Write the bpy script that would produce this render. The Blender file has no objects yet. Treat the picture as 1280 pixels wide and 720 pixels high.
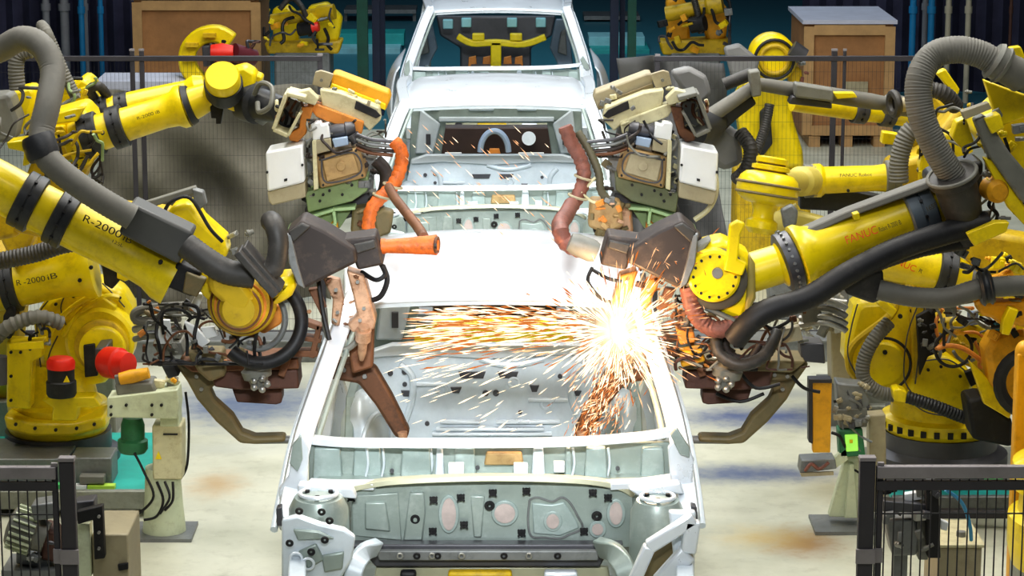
import bpy, bmesh, math, random
from mathutils import Vector as V, Matrix as Mx
random.seed(7)
sc = bpy.context.scene
COL = sc.collection
PI = math.pi
# ---------------------------------------------------------------- camera
F = 3300.0; PIT = math.radians(11.8); CH = 3.6; CX = 0.04; YAW = -0.0036
cd = bpy.data.cameras.new('camera'); cam = bpy.data.objects.new('camera', cd); COL.objects.link(cam)
cam.location = (CX, 0, CH); cam.rotation_euler = (PI/2 - PIT, 0, YAW)
cd.sensor_width = 36; cd.lens = 36*F/1280; cd.clip_end = 200; cd.clip_start = 0.05
sc.camera = cam
CR = cam.rotation_euler.to_matrix()
def P(px, py, Y):
    """world point at depth Y that the photograph shows at (px,py)"""
    d = CR @ V(((px-640)/F, -(py-360)/F, -1))
    return V((CX, 0, CH)) + d*(Y/d.y)
def K(Y): return Y/F*1.02          # metres for one pixel at depth Y
# ---------------------------------------------------------------- materials
MATS = {}
def mat(name, col, rough=.5, metal=0., var=.12, scale=6., dirt=None, damt=.3, bump=.0, emit=None, es=1., coat=0.):
    if name in MATS: return MATS[name]
    m = bpy.data.materials.new(name); m.use_nodes = True; nt = m.node_tree; N = nt.nodes; L = nt.links
    b = N['Principled BSDF']
    b.inputs['Roughness'].default_value = rough; b.inputs['Metallic'].default_value = metal
    b.inputs['Coat Weight'].default_value = coat
    tc = N.new('ShaderNodeTexCoord'); nz = N.new('ShaderNodeTexNoise'); nz.inputs['Scale'].default_value = scale
    nz.inputs['Detail'].default_value = 6; nz.inputs['Roughness'].default_value = .65
    L.new(tc.outputs['Object'], nz.inputs['Vector'])
    rp = N.new('ShaderNodeValToRGB'); L.new(nz.outputs['Fac'], rp.inputs['Fac'])
    c = V(col)
    rp.color_ramp.elements[0].position = .3; rp.color_ramp.elements[1].position = .7
    rp.color_ramp.elements[0].color = (*(c*(1-var)), 1); rp.color_ramp.elements[1].color = (*[min(1, q) for q in c*(1+var*.6)], 1)
    out = rp.outputs['Color']
    if dirt:
        n2 = N.new('ShaderNodeTexNoise'); n2.inputs['Scale'].default_value = scale*1.9; n2.inputs['Detail'].default_value = 8
        n2.inputs['Roughness'].default_value = .75
        L.new(tc.outputs['Object'], n2.inputs['Vector'])
        r2 = N.new('ShaderNodeValToRGB'); r2.color_ramp.elements[0].position = .5; r2.color_ramp.elements[1].position = .72
        r2.color_ramp.elements[1].color = (damt, damt, damt, 1)
        L.new(n2.outputs['Fac'], r2.inputs['Fac'])
        mx = N.new('ShaderNodeMix'); mx.data_type = 'RGBA'
        L.new(r2.outputs['Color'], mx.inputs['Factor']); L.new(out, mx.inputs['A']); mx.inputs['B'].default_value = (*dirt, 1)
        out = mx.outputs['Result']
    L.new(out, b.inputs['Base Color'])
    rr = N.new('ShaderNodeMapRange'); rr.inputs['To Min'].default_value = max(0, rough-.12); rr.inputs['To Max'].default_value = min(1, rough+.15)
    L.new(nz.outputs['Fac'], rr.inputs['Value']); L.new(rr.outputs['Result'], b.inputs['Roughness'])
    if bump:
        bp = N.new('ShaderNodeBump'); bp.inputs['Strength'].default_value = bump; bp.inputs['Distance'].default_value = .01
        L.new(nz.outputs['Fac'], bp.inputs['Height']); L.new(bp.outputs['Normal'], b.inputs['Normal'])
    if emit:
        b.inputs['Emission Color'].default_value = (*emit, 1); b.inputs['Emission Strength'].default_value = es
    MATS[name] = m; return m
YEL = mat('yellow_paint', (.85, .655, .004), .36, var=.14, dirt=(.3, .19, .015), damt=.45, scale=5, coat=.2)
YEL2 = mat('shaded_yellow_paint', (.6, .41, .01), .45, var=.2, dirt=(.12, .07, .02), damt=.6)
AMB = mat('amber_paint', (.8, .4, .02), .45, var=.15, dirt=(.2, .1, .02), damt=.4)
BND = mat('charcoal_band', (.03, .032, .036), .45, var=.25, dirt=(.13, .13, .13), damt=.3)
BLK = mat('black_rubber', (.012, .012, .014), .55, var=.3, dirt=(.1, .09, .08), damt=.3)
HOSE = mat('grey_hose', (.16, .155, .135), .6, var=.15, dirt=(.25, .23, .2), damt=.3, scale=10)
HOSED = mat('dark_hose', (.05, .047, .043), .5, var=.2, dirt=(.2, .17, .15), damt=.3, scale=10)
BRN = mat('smoked_housing', (.04, .03, .027), .55, var=.2, dirt=(.2, .14, .1), damt=.4)
BRB = mat('scorched_bracket', (.2, .09, .045), .55, var=.3, dirt=(.05, .02, .015), damt=.8, metal=.2)
RUST = mat('rusty_red_steel', (.11, .05, .035), .6, var=.3, dirt=(.05, .02, .02), damt=.8)
COP = mat('copper_bracket', (.6, .37, .24), .45, var=.3, dirt=(.2, .08, .03), damt=.8, metal=.35, scale=12)
OLI = mat('olive_steel', (.19, .155, .075), .5, var=.3, dirt=(.3, .18, .07), damt=.6)
ORA = mat('orange_boot', (.68, .16, .025), .5, var=.3, dirt=(.22, .05, .02), damt=.9, scale=14, bump=.8)
ORB = mat('orange_bracket', (.72, .28, .05), .5, var=.2, dirt=(.3, .1, .03), damt=.6)
PNK = mat('singed_pink_hose', (.25, .1, .075), .5, var=.35, dirt=(.08, .04, .035), damt=.9, scale=14, bump=.8)
WHT = mat('white_plastic', (.82, .84, .85), .4, var=.05)
CRM = mat('cream_paint', (.62, .58, .37), .5, var=.15, dirt=(.25, .18, .08), damt=.6)
CRG = mat('pale_green_paint', (.62, .67, .48), .5, var=.12, dirt=(.2, .18, .1), damt=.4)
GRN = mat('sage_green_plate', (.27, .37, .17), .5, var=.15, dirt=(.12, .12, .06), damt=.5)
GRD = mat('green_machine_paint', (.04, .2, .09), .5, var=.2, dirt=(.02, .05, .03), damt=.5)
TAN = mat('tan_cast_metal', (.46, .31, .14), .5, var=.2, dirt=(.2, .1, .04), damt=.6, metal=.25, scale=10)
BEI = mat('beige_box', (.4, .35, .23), .5, var=.12, dirt=(.2, .15, .1), damt=.4)
SIL = mat('bare_metal', (.42, .42, .4), .35, .7, var=.25, dirt=(.2, .18, .15), damt=.6, scale=12)
SID = mat('dull_grey_metal', (.24, .25, .25), .45, .4, var=.25, dirt=(.08, .08, .08), damt=.5)
GRY = mat('grey_cast', (.2, .2, .175), .5, var=.2, dirt=(.12, .1, .08), damt=.5)
RED = mat('red_cap', (.75, .03, .015), .4, var=.15)
FRM = mat('dark_fence_paint', (.045, .042, .05), .45, var=.15)
FRT = mat('worn_fence_top', (.26, .24, .25), .45, var=.2)
WIR = mat('fence_wire', (.03, .03, .035), .5)
BLU = mat('blue_pipe_paint', (.02, .25, .5), .45, var=.15)
BLUC = mat('blue_cable', (.05, .3, .55), .5)
TEA = mat('teal_paint', (.03, .38, .36), .45, var=.15)
GRL = mat('bright_green', (.1, .65, .2), .5)
PLT = mat('grey_platform_steel', (.27, .28, .24), .5, .3, var=.25, dirt=(.1, .1, .08), damt=.5)
CAR = mat('primer_white_body', (.8, .85, .9), .3, .25, var=.04, coat=.3)
CAG = mat('galvanised_inner_panel', (.34, .4, .37), .36, .3, var=.15, dirt=(.6, .66, .62), damt=.4, scale=5)
CAI = mat('silver_floor_panel', (.7, .77, .82), .33, .15, var=.14, dirt=(.8, .86, .9), damt=.5, scale=6)
CAM = mat('pale_blue_green_panel', (.38, .46, .44), .36, .25, var=.14, dirt=(.62, .7, .68), damt=.5, scale=7)
CAD = mat('dark_sealed_beam', (.1, .1, .11), .4, .4, var=.2)
CAP = mat('pinkish_opening', (.5, .42, .39), .6, var=.25, scale=14)
CFL = mat('dash_flange', (.5, .5, .36), .4, .3, var=.15)
TXR = mat('red_lettering', (.7, .09, .01), .5, var=.03)
TXB = mat('black_lettering', (.06, .05, .02), .5, var=.03)
TXW = mat('white_mark', (.8, .8, .8), .5, var=.03)
# ---------------------------------------------------------------- mesh builder
SPLIT = {'slot', 'hole', 'stamped_rib', 'raised_swage', 'rib', 'weld_ring', 'bolt', 'seal_ring', 'casting_rib', 'clamp_plate', 'turret_slot', 'seam', 'cut_out'}
class MB:
    def __init__(s): s.bm = bmesh.new()
    def face(s, vs):
        try: return s.bm.faces.new(vs)
        except ValueError: return None
    def prism(s, pts, off):
        """closed outline extruded by vector off"""
        a = [s.bm.verts.new(p) for p in pts]; b = [s.bm.verts.new(V(p)+off) for p in pts]
        n = len(pts)
        s.face(a); s.face(b[::-1])
        for i in range(n): s.face([a[i], b[i], b[(i+1) % n], a[(i+1) % n]])
        return s
    def poly(s, pts, Y, t): return s.prism([P(x, y, Y) for x, y in pts], V((0, t, 0)))
    def box(s, c, d, R=None):
        c = V(c); R = R or Mx.Identity(3); vs = []
        for i in (-1, 1):
            for j in (-1, 1):
                for k in (-1, 1): vs.append(s.bm.verts.new(c + R @ V((i*d[0]/2, j*d[1]/2, k*d[2]/2))))
        for f in ((0,1,3,2),(4,6,7,5),(0,4,5,1),(2,3,7,6),(0,2,6,4),(1,5,7,3)): s.face([vs[i] for i in f])
        return s
    def bar(s, a, b, w, d, ref=None):
        """box beam from a to b, w across the view, d in depth"""
        a = V(a); b = V(b); t = (b-a); L = t.length; t.normalize()
        r = V(ref) if ref else V((0, 1, 0))
        n = r - t*r.dot(t)
        if n.length < 1e-4: n = V((0, 0, 1)) - t*t.z
        n.normalize(); u = n.cross(t)
        return s.box((a+b)/2, (L, w, d), Mx((t, u, n)).transposed())
    def pbar(s, a, b, w, d): return s.bar(P(*a), P(*b), w*K(a[2]), d)
    def rings(s, rs, cap=True, closed=True):
        prev = None; first = None
        for r in rs:
            c = [s.bm.verts.new(p) for p in r]; n = len(c)
            if prev:
                for i in range(n if closed else n-1): s.face([prev[i], prev[(i+1) % n], c[(i+1) % n], c[i]])
            else: first = c
            prev = c
        if cap: s.face(first[::-1]); s.face(prev)
        return s
    def lathe(s, a, b, prof, seg=28):
        """prof: (distance in metres or fraction along a->b, radius)"""
        a = V(a); b = V(b); t = b-a; L = t.length; t.normalize()
        n = V((0, 0, 1)) if abs(t.z) < .9 else V((0, 1, 0))
        n = (n - t*n.dot(t)).normalized(); u = t.cross(n)
        rs = []
        for q, r in prof:
            c = a + t*(q*L)
            rs.append([c + (n*math.cos(2*PI*i/seg) + u*math.sin(2*PI*i/seg))*max(r, 1e-4) for i in range(seg)])
        return s.rings(rs)
    def cyl(s, a, b, r, r2=None, seg=20): return s.lathe(a, b, [(0, r), (1, r if r2 is None else r2)], seg)
    def ball(s, c, r, sz=(1, 1, 1), seg=20):
        c = V(c); rs = []
        for i in range(1, 12):
            a = PI*i/12
            rs.append([c + V((r*sz[0]*math.sin(a)*math.cos(2*PI*j/seg), r*sz[1]*math.sin(a)*math.sin(2*PI*j/seg), r*sz[2]*math.cos(a))) for j in range(seg)])
        return s.rings(rs)
    def sweep(s, pts, prof, up=(0, 1, 0), sc_=None, closed=True):
        """cross-section prof [(u,v)] swept along pts"""
        pts = [V(p) for p in pts]; rs = []
        for i, p in enumerate(pts):
            t = (pts[min(i+1, len(pts)-1)] - pts[max(i-1, 0)]).normalized()
            n = V(up); n = n - t*n.dot(t)
            n.normalize(); u = n.cross(t); k = sc_[i] if sc_ else 1
            rs.append([p + u*(a*k) + n*(b*k) for a, b in prof])
        return s.rings(rs)
    def tube(s, pts, r, seg=12, rib=0., pitch=.012, sub=6, closed=False):
        pts = [V(p) for p in pts]
        path = smooth(pts, sub, closed)
        if rib:
            path = resample(path, pitch/2)
        t0 = (path[1]-path[0]).normalized(); n = V((0, 0, 1)) if abs(t0.z) < .9 else V((1, 0, 0))
        n = (n - t0*n.dot(t0)).normalized(); rs = []
        for i, p in enumerate(path):
            t = (path[min(i+1, len(path)-1)] - path[max(i-1, 0)]).normalized()
            n = (n - t*n.dot(t)).normalized(); u = t.cross(n)
            rr = r*(1 + (rib if i % 2 else -rib))
            rs.append([p + (n*math.cos(2*PI*j/seg) + u*math.sin(2*PI*j/seg))*rr for j in range(seg)])
        return s.rings(rs)
    def torus(s, c, ax, R, r, seg=28, s2=8):
        c = V(c); t = V(ax).normalized(); n = V((0, 0, 1)) if abs(t.z) < .9 else V((0, 1, 0))
        n = (n - t*n.dot(t)).normalized(); u = t.cross(n); rs = []
        for i in range(seg+1):
            a = 2*PI*i/seg; d = n*math.cos(a)+u*math.sin(a)
            rs.append([c + d*(R + r*math.cos(2*PI*j/s2)) + t*(r*math.sin(2*PI*j/s2)) for j in range(s2)])
        return s.rings(rs, cap=False)
    def hull(s, pts):
        vs = [s.bm.verts.new(p) for p in pts]
        r = bmesh.ops.convex_hull(s.bm, input=vs)
        bmesh.ops.delete(s.bm, geom=[g for g in r['geom_interior'] if isinstance(g, bmesh.types.BMVert)], context='VERTS')
        return s
    def build(s, name, m, parent=None, bevel=0., ang=35, smooth_=True):
        bm = s.bm
        bmesh.ops.remove_doubles(bm, verts=bm.verts, dist=1e-5)
        if name in SPLIT and parent is not None:
            bm.verts.ensure_lookup_table(); seen = set(); isl = []
            for v in bm.verts:
                if v.index in seen: continue
                st = [v]; seen.add(v.index); g = []
                while st:
                    q = st.pop(); g.append(q)
                    for e in q.link_edges:
                        w = e.other_vert(q)
                        if w.index not in seen: seen.add(w.index); st.append(w)
                isl.append(g)
            if len(isl) > 1:
                for g in isl:
                    n = MB(); mp = {v: n.bm.verts.new(v.co) for v in g}
                    for f in {f for v in g for f in v.link_faces}: n.bm.faces.new([mp[v] for v in f.verts])
                    o = n.build(name, m, parent, bevel, ang, smooth_)
                bm.free(); return o
        bmesh.ops.recalc_face_normals(bm, faces=bm.faces)
        if parent is not None: off = worldloc(parent)
        else:
            xs = [v.co for v in bm.verts]
            off = V(((min(v.x for v in xs)+max(v.x for v in xs))/2, (min(v.y for v in xs)+max(v.y for v in xs))/2, min(v.z for v in xs)))
        bmesh.ops.translate(bm, verts=bm.verts, vec=-off)
        me = bpy.data.meshes.new(name); bm.to_mesh(me); bm.free()
        for f in me.polygons: f.use_smooth = smooth_
        if smooth_: me.set_sharp_from_angle(angle=math.radians(ang))
        for q in (m if isinstance(m, (list, tuple)) else [m]): me.materials.append(q)
        o = bpy.data.objects.new(name, me); COL.objects.link(o)
        if parent is not None: o.parent = parent
        else: o.location = off
        if bevel:
            bv = o.modifiers.new('bevel', 'BEVEL'); bv.width = bevel; bv.segments = 2; bv.limit_method = 'ANGLE'; bv.angle_limit = math.radians(40)
        return o
def worldloc(o):
    l = V((0, 0, 0))
    while o is not None: l += o.location; o = o.parent
    return l
def smooth(pts, sub=6, closed=False):
    if len(pts) < 3: return pts
    out = []; n = len(pts)
    for i in range(n-1):
        p0 = pts[max(i-1, 0)]; p1 = pts[i]; p2 = pts[i+1]; p3 = pts[min(i+2, n-1)]
        for k in range(sub):
            t = k/sub
            out.append(.5*((2*p1) + (p2-p0)*t + (2*p0-5*p1+4*p2-p3)*t*t + (3*p1-p0-3*p2+p3)*t**3))
    out.append(pts[-1]); return out
def resample(path, step):
    out = [path[0]]; acc = 0
    for a, b in zip(path, path[1:]):
        L = (b-a).length; d = step-acc
        while d <= L: out.append(a+(b-a)*(d/L)); d += step
        acc = (acc+L) % step
    return out
def setp(o, label=None, cat=None, group=None, kind=None):
    if label: o['label'] = label
    if cat: o['category'] = cat
    if group: o['group'] = group
    if kind: o['kind'] = kind
    return o
def thing(name, loc, label, cat, group=None):
    e = bpy.data.objects.new(name, None); COL.objects.link(e); e.location = loc; e.empty_display_size = .1
    return setp(e, label, cat, group)
def struct(name, mb, m, **k): return setp(mb.build(name, m, **k), kind='structure')
def Ps(pts, Y=None): return [P(*p) if len(p) == 3 else P(p[0], p[1], Y) for p in pts]
def text(s, p0, p1, Y, h, m, parent, name='lettering'):
    """flat lettering from photo point p0 to p1 at depth Y, letters h px high"""
    a = P(*p0, Y); b = P(*p1, Y); x = (b-a).normalized()
    n = V((CX, 0, CH)) - a; n = (n - x*n.dot(x)).normalized(); y = n.cross(x)
    c = bpy.data.curves.new('t', 'FONT'); c.body = s; c.size = 1; c.extrude = .02
    o = bpy.data.objects.new('t', c); COL.objects.link(o)
    bpy.context.view_layer.update()
    me = bpy.data.meshes.new_from_object(o.evaluated_get(bpy.context.evaluated_depsgraph_get()))
    bpy.data.objects.remove(o)
    xs = [v.co.x for v in me.vertices]; w = max(xs)-min(xs); sx = (b-a).length/w; sy = h*K(Y)/.7
    off = worldloc(parent)
    for v in me.vertices:
        q = v.co; v.co = a + x*((q.x-min(xs))*sx) + y*(q.y*sy) + n*(q.z*.03) - off
    me.materials.clear(); me.materials.append(m)
    o = bpy.data.objects.new(name, me); COL.objects.link(o); o.parent = parent
    return o
# ---- robot kit
def px_lathe(root, name, a, b, prof, m, seg=30, bevel=0.):
    """a,b = (px,py,Y); prof (fraction, radius px)"""
    k = K((a[2]+b[2])/2); mb = MB(); mb.lathe(P(*a), P(*b), [(t, r*k) for t, r in prof], seg)
    return mb.build(name, m, root, bevel)
def lerp3(a, b, t): return tuple(a[i]+(b[i]-a[i])*t for i in range(3))
def band(root, a, b, t0, t1, r, m=BND, name='clamp_band'):
    A = lerp3(a, b, t0); B = lerp3(a, b, t1)
    o = px_lathe(root, name, A, B, [(0, r*.93), (.06, r), (.45, r), (.47, r*.97), (.53, r*.97), (.55, r), (.94, r), (1, r*.93)], m, 28)
    k = K(A[2]); mid = P(*lerp3(A, B, .5)); ax = (P(*B)-P(*A)).normalized()
    vw = (V((CX, 0, CH))-mid); vw = (vw-ax*vw.dot(ax)).normalized(); sd = ax.cross(vw)
    mb = MB()
    for an in (-.75, -.25, .3, .8):
        d = vw*math.cos(an)+sd*math.sin(an); c = mid+d*r*k
        mb.cyl(c-d*.006, c+d*.007, .0065, seg=8)
    mb.build('bolt', BLK, o)
    return o
def hose(root, pts, rpx, m=HOSE, name='cable_hose', rib=.05, pitch=.016, seg=14):
    mb = MB(); mb.tube(Ps(pts), rpx*K(pts[0][2]), seg, rib=rib, pitch=pitch)
    return mb.build(name, m, root)
def cables(root, n, box, Y0, Y1, mats, r=(1.2, 2.6), name='cable', seed=1, loop=18):
    rnd = random.Random(seed); x0, y0, x1, y1 = box
    for i in range(n):
        x = rnd.uniform(x0, x1); y = rnd.uniform(y0, y1); Y = rnd.uniform(Y0, Y1); pts = [(x, y, Y)]
        a = rnd.uniform(0, 2*PI)
        for k in range(rnd.randint(3, 5)):
            a += rnd.uniform(-1.2, 1.2); st = rnd.uniform(.5, 1.2)*loop
            x = min(x1, max(x0, x+math.cos(a)*st)); y = min(y1, max(y0, y+math.sin(a)*st)); Y = min(Y1, max(Y0, Y+rnd.uniform(-.04, .04)))
            pts.append((x, y, Y))
        mb = MB(); mb.tube(Ps(pts), rnd.uniform(*r)*K(Y0), 7, sub=5); mb.build(name, rnd.choice(mats), root)
def fittings(root, n, box, Y0, Y1, mats, size=(4, 14), name='fitting', seed=2):
    rnd = random.Random(seed); x0, y0, x1, y1 = box
    for i in range(n):
        Y = rnd.uniform(Y0, Y1); c = P(rnd.uniform(x0, x1), rnd.uniform(y0, y1), Y); k = K(Y)
        w = rnd.uniform(*size)*k; h = rnd.uniform(*size)*k*.8; mb = MB()
        R = Mx.Rotation(rnd.uniform(-.7, .7), 3, 'Y') @ Mx.Rotation(rnd.uniform(-.4, .4), 3, 'Z')
        if rnd.random() < .5:
            mb.box(c, (w, w*.8, h), R); mb.box(c+R@V((w*.2, -w*.45, 0)), (w*.35, w*.2, h*.6), R)
        else:
            a = R@V((w*.6, 0, 0)); mb.lathe(c-a, c+a, [(0, h*.25), (.2, h*.25), (.2, h*.42), (.55, h*.42), (.55, h*.3), (1, h*.3)], 12)
        mb.build(name, rnd.choice(mats), root, bevel=.002)
def bolts(root, pts, Y, r=2, m=BLK, name='bolt'):
    mb = MB()
    for x, y in pts:
        c = P(x, y, Y); mb.cyl(c, c-V((0, .012, 0)), r*K(Y), seg=8)
    return mb.build(name, m, root)
def seams(root, lines, Y, r=.0035, m=None):
    for pts in lines: MB().tube(Ps(pts, Y), r, 6).build('seam', m or CAD, root)
def plate(root, name, pts, Y, t, m, bevel=.004): mb = MB(); mb.poly(pts, Y, t); return mb.build(name, m, root, bevel)
def disc(root, name, c, Y, r, t, m, m2=None, seg=36, holes=0):
    """disc facing the camera, with a bolt circle"""
    a = P(*c, Y); k = K(Y); mb = MB(); mb.lathe(a, a+V((0, t, .0)), [(0, r*k*.9), (.12, r*k), (1, r*k)], seg)
    o = mb.build(name, m, root, 0)
    if holes:
        q = MB()
        for i in range(holes):
            an = 2*PI*i/holes; p = a+V((math.cos(an)*r*k*.8, 0, math.sin(an)*r*k*.8)); q.cyl(p+V((0, .004, 0)), p-V((0, .008, 0)), r*k*.055, seg=8)
        q.build('bolt', m2 or BLK, o)
    return o
# ================================================================ setting
def floor_material():
    m = bpy.data.materials.new('painted_concrete_floor'); m.use_nodes = True; nt = m.node_tree; N = nt.nodes; L = nt.links
    b = N['Principled BSDF']; tc = N.new('ShaderNodeTexCoord')
    n1 = N.new('ShaderNodeTexNoise'); n1.inputs['Scale'].default_value = 1.1; n1.inputs['Detail'].default_value = 8; n1.inputs['Roughness'].default_value = .6
    L.new(tc.outputs['Object'], n1.inputs['Vector'])
    r1 = N.new('ShaderNodeValToRGB'); e = r1.color_ramp.elements
    e[0].position = .3; e[0].color = (.42, .43, .34, 1); e[1].position = .68; e[1].color = (.72, .72, .6, 1)
    L.new(n1.outputs['Fac'], r1.inputs['Fac']); out = r1.outputs['Color']
    n2 = N.new('ShaderNodeTexNoise'); n2.inputs['Scale'].default_value = 9; n2.inputs['Detail'].default_value = 9; n2.inputs['Roughness'].default_value = .7
    L.new(tc.outputs['Object'], n2.inputs['Vector'])
    r2 = N.new('ShaderNodeValToRGB'); r2.color_ramp.elements[0].position = .52; r2.color_ramp.elements[1].position = .75; r2.color_ramp.elements[1].color = (.45,)*3+(1,)
    L.new(n2.outputs['Fac'], r2.inputs['Fac'])
    mx = N.new('ShaderNodeMix'); mx.data_type = 'RGBA'; L.new(r2.outputs['Color'], mx.inputs['Factor']); L.new(out, mx.inputs['A']); mx.inputs['B'].default_value = (.3, .29, .22, 1)
    out = mx.outputs['Result']
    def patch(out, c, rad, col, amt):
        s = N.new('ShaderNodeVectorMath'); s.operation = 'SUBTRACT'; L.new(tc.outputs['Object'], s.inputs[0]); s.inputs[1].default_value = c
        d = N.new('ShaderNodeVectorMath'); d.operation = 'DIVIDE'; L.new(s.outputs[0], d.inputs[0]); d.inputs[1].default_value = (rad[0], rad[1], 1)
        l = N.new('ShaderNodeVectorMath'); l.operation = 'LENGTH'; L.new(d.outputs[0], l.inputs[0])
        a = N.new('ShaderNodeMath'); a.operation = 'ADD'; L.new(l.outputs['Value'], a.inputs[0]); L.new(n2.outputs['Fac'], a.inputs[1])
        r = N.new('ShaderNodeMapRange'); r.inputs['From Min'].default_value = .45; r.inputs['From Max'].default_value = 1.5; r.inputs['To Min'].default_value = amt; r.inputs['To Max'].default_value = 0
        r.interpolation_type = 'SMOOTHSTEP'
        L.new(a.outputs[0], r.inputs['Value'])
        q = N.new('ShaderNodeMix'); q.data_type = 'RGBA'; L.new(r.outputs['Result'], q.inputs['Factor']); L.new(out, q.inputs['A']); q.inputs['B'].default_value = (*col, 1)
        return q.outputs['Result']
    def fl(px, py):
        d = CR @ V(((px-640)/F, -(py-360)/F, -1)); return V((CX, 0, CH)) + d*(-CH/d.z)
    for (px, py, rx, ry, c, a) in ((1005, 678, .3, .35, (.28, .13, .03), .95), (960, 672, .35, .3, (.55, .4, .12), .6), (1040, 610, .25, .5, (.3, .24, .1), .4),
                                   (270, 606, .22, .35, (.45, .26, .08), .7), (310, 506, 1.0, .8, (.13, .17, .27), 1), (960, 521, 1.0, .4, (.07, .1, .22), 1), (935, 592, .8, .28, (.08, .11, .22), 1), (960, 492, .9, .2, (.25, .27, .3), .6), (300, 560, .6, .25, (.4, .43, .42), .4)):  # blue-grey entries paint shadow bands into the floor colour; brown ones are stains
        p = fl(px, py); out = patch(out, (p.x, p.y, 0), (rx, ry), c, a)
    # deep zone beyond the cell is painted teal
    sp = N.new('ShaderNodeSeparateXYZ'); L.new(tc.outputs['Object'], sp.inputs[0])
    g = N.new('ShaderNodeMath'); g.operation = 'GREATER_THAN'; L.new(sp.outputs['Y'], g.inputs[0]); g.inputs[1].default_value = 24.5
    q = N.new('ShaderNodeMix'); q.data_type = 'RGBA'; L.new(g.outputs[0], q.inputs['Factor']); L.new(out, q.inputs['A']); q.inputs['B'].default_value = (.05, .2, .25, 1)
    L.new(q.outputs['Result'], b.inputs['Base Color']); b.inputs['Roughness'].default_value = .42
    return m
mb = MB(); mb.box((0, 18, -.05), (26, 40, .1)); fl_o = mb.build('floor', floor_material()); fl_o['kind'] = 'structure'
fl_o.data.transform(Mx.Translation(fl_o.location)); fl_o.location = (0, 0, 0)
DKW = mat('dark_hall_wall', (.06, .07, .12), .7, var=.4, scale=.8)
CUR = mat('navy_strip_curtain', (.07, .07, .12), .45, var=.4, scale=2.5)
CEI = mat('hall_ceiling', (.1, .11, .12), .8)
struct('wall_back', MB().box((0, 38.1, 4.5), (26, .2, 9)), DKW)
struct('wall_left', MB().box((-13.1, 18, 4.5), (.2, 40, 9)), DKW)
struct('wall_right', MB().box((13.1, 18, 4.5), (.2, 40, 9)), DKW)
struct('ceiling', MB().box((0, 18, 9.1), (26.4, 40, .2)), CEI)
# strip curtains closing the cell on both sides at the back
for name, x0, x1, lab in (('strip_curtain', -6.5, -2.9, 'dark navy strip curtain hanging behind the left wooden crate'), ('strip_curtain', 3.1, 7.2, 'dark navy strip curtain hanging behind the right wooden crate')):
    mb = MB(); n = int((x1-x0)/.085); pts = []
    for i in range(n+1):
        x = x0+(x1-x0)*i/n; pts.append(V((x, 27 + (.05 if i % 2 else -.05), 0.02)))
    for a, b in zip(pts, pts[1:]):
        v = [mb.bm.verts.new(q) for q in (a, b, b+V((0, 0, 4.5)), a+V((0, 0, 4.5)))]; mb.face(v)
    o = mb.build(name, CUR, smooth_=False); setp(o, lab, 'curtain')
# upright pipes and posts in front of the curtains
GP = mat('pale_pipe', (.3, .3, .32), .5, var=.2); GP2 = mat('cream_pipe', (.55, .5, .38), .5, var=.2)
pid = [('left of the three grey pipes by the left curtain', 59, 9, GP), ('middle grey pipe before the left curtain', 82, 11, GP), ('thin grey pipe between the two blue pipes', 108, 6, GP),
       ('thicker blue pipe before the left curtain', 103, 7, BLU), ('thinner blue pipe before the left curtain', 127, 6, BLU), ('far grey pipe above the left crate', 200, 6, GP),
       ('grey pipe right of the crate pipe on the left', 218, 5, GP), ('blue pipe nearest the right wooden crate', 1140, 8, BLU), ('thick blue pipe beside the hose loop on the right', 1163, 8, BLU),
       ('pale grey pipe touching the thick blue pipe on the right', 1155, 7, GP), ('cream pipe above the grey hose loop', 1184, 7, GP2), ('cream pipe behind the hose clamp on the right', 1209, 7, GP2),
       ('thin dark red pipe at the right edge', 1262, 4, RUST)]
for lab, px, w, m in pid:
    p = P(px, 60, 26.6 if m is GP else 26.3); mb = MB(); mb.cyl((p.x, p.y, 0), (p.x, p.y, 4.4), w/2*K(26.5), seg=14)
    for z in (.9, 2.1, 3.3): mb.cyl((p.x, p.y, z), (p.x, p.y, z+.07), w/2*K(26.5)*1.35, seg=14)
    setp(mb.build('upright_pipe', m), lab+', floor to ceiling', 'pipe', 'upright pipes in front of the curtains')
# steel columns in the centre aisle
GC = mat('dark_green_column', (.005, .075, .05), .5, var=.3); NC = mat('navy_column', (.012, .02, .05), .5, var=.3)
for n, (px, w, m, Y) in enumerate(((453, 13, GC, 25), (470, 9, NC, 25.5), (478, 6, NC, 26), (768, 10, NC, 25.5), (790, 10, GC, 25), (778, 6, NC, 26))):
    p = P(px, 60, Y); mb = MB(); W = w*K(Y); mb.box((p.x, Y, 2.4), (W, .03, 4.8)); mb.box((p.x, Y+.12, 2.4), (W, .03, 4.8)); mb.box((p.x, Y+.06, 2.4), (W*.3, .1, 4.8)); mb.box((p.x, Y+.06, .02), (W*2, .3, .04))
    struct('trim_%d' % (n+1), mb, m)
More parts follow.
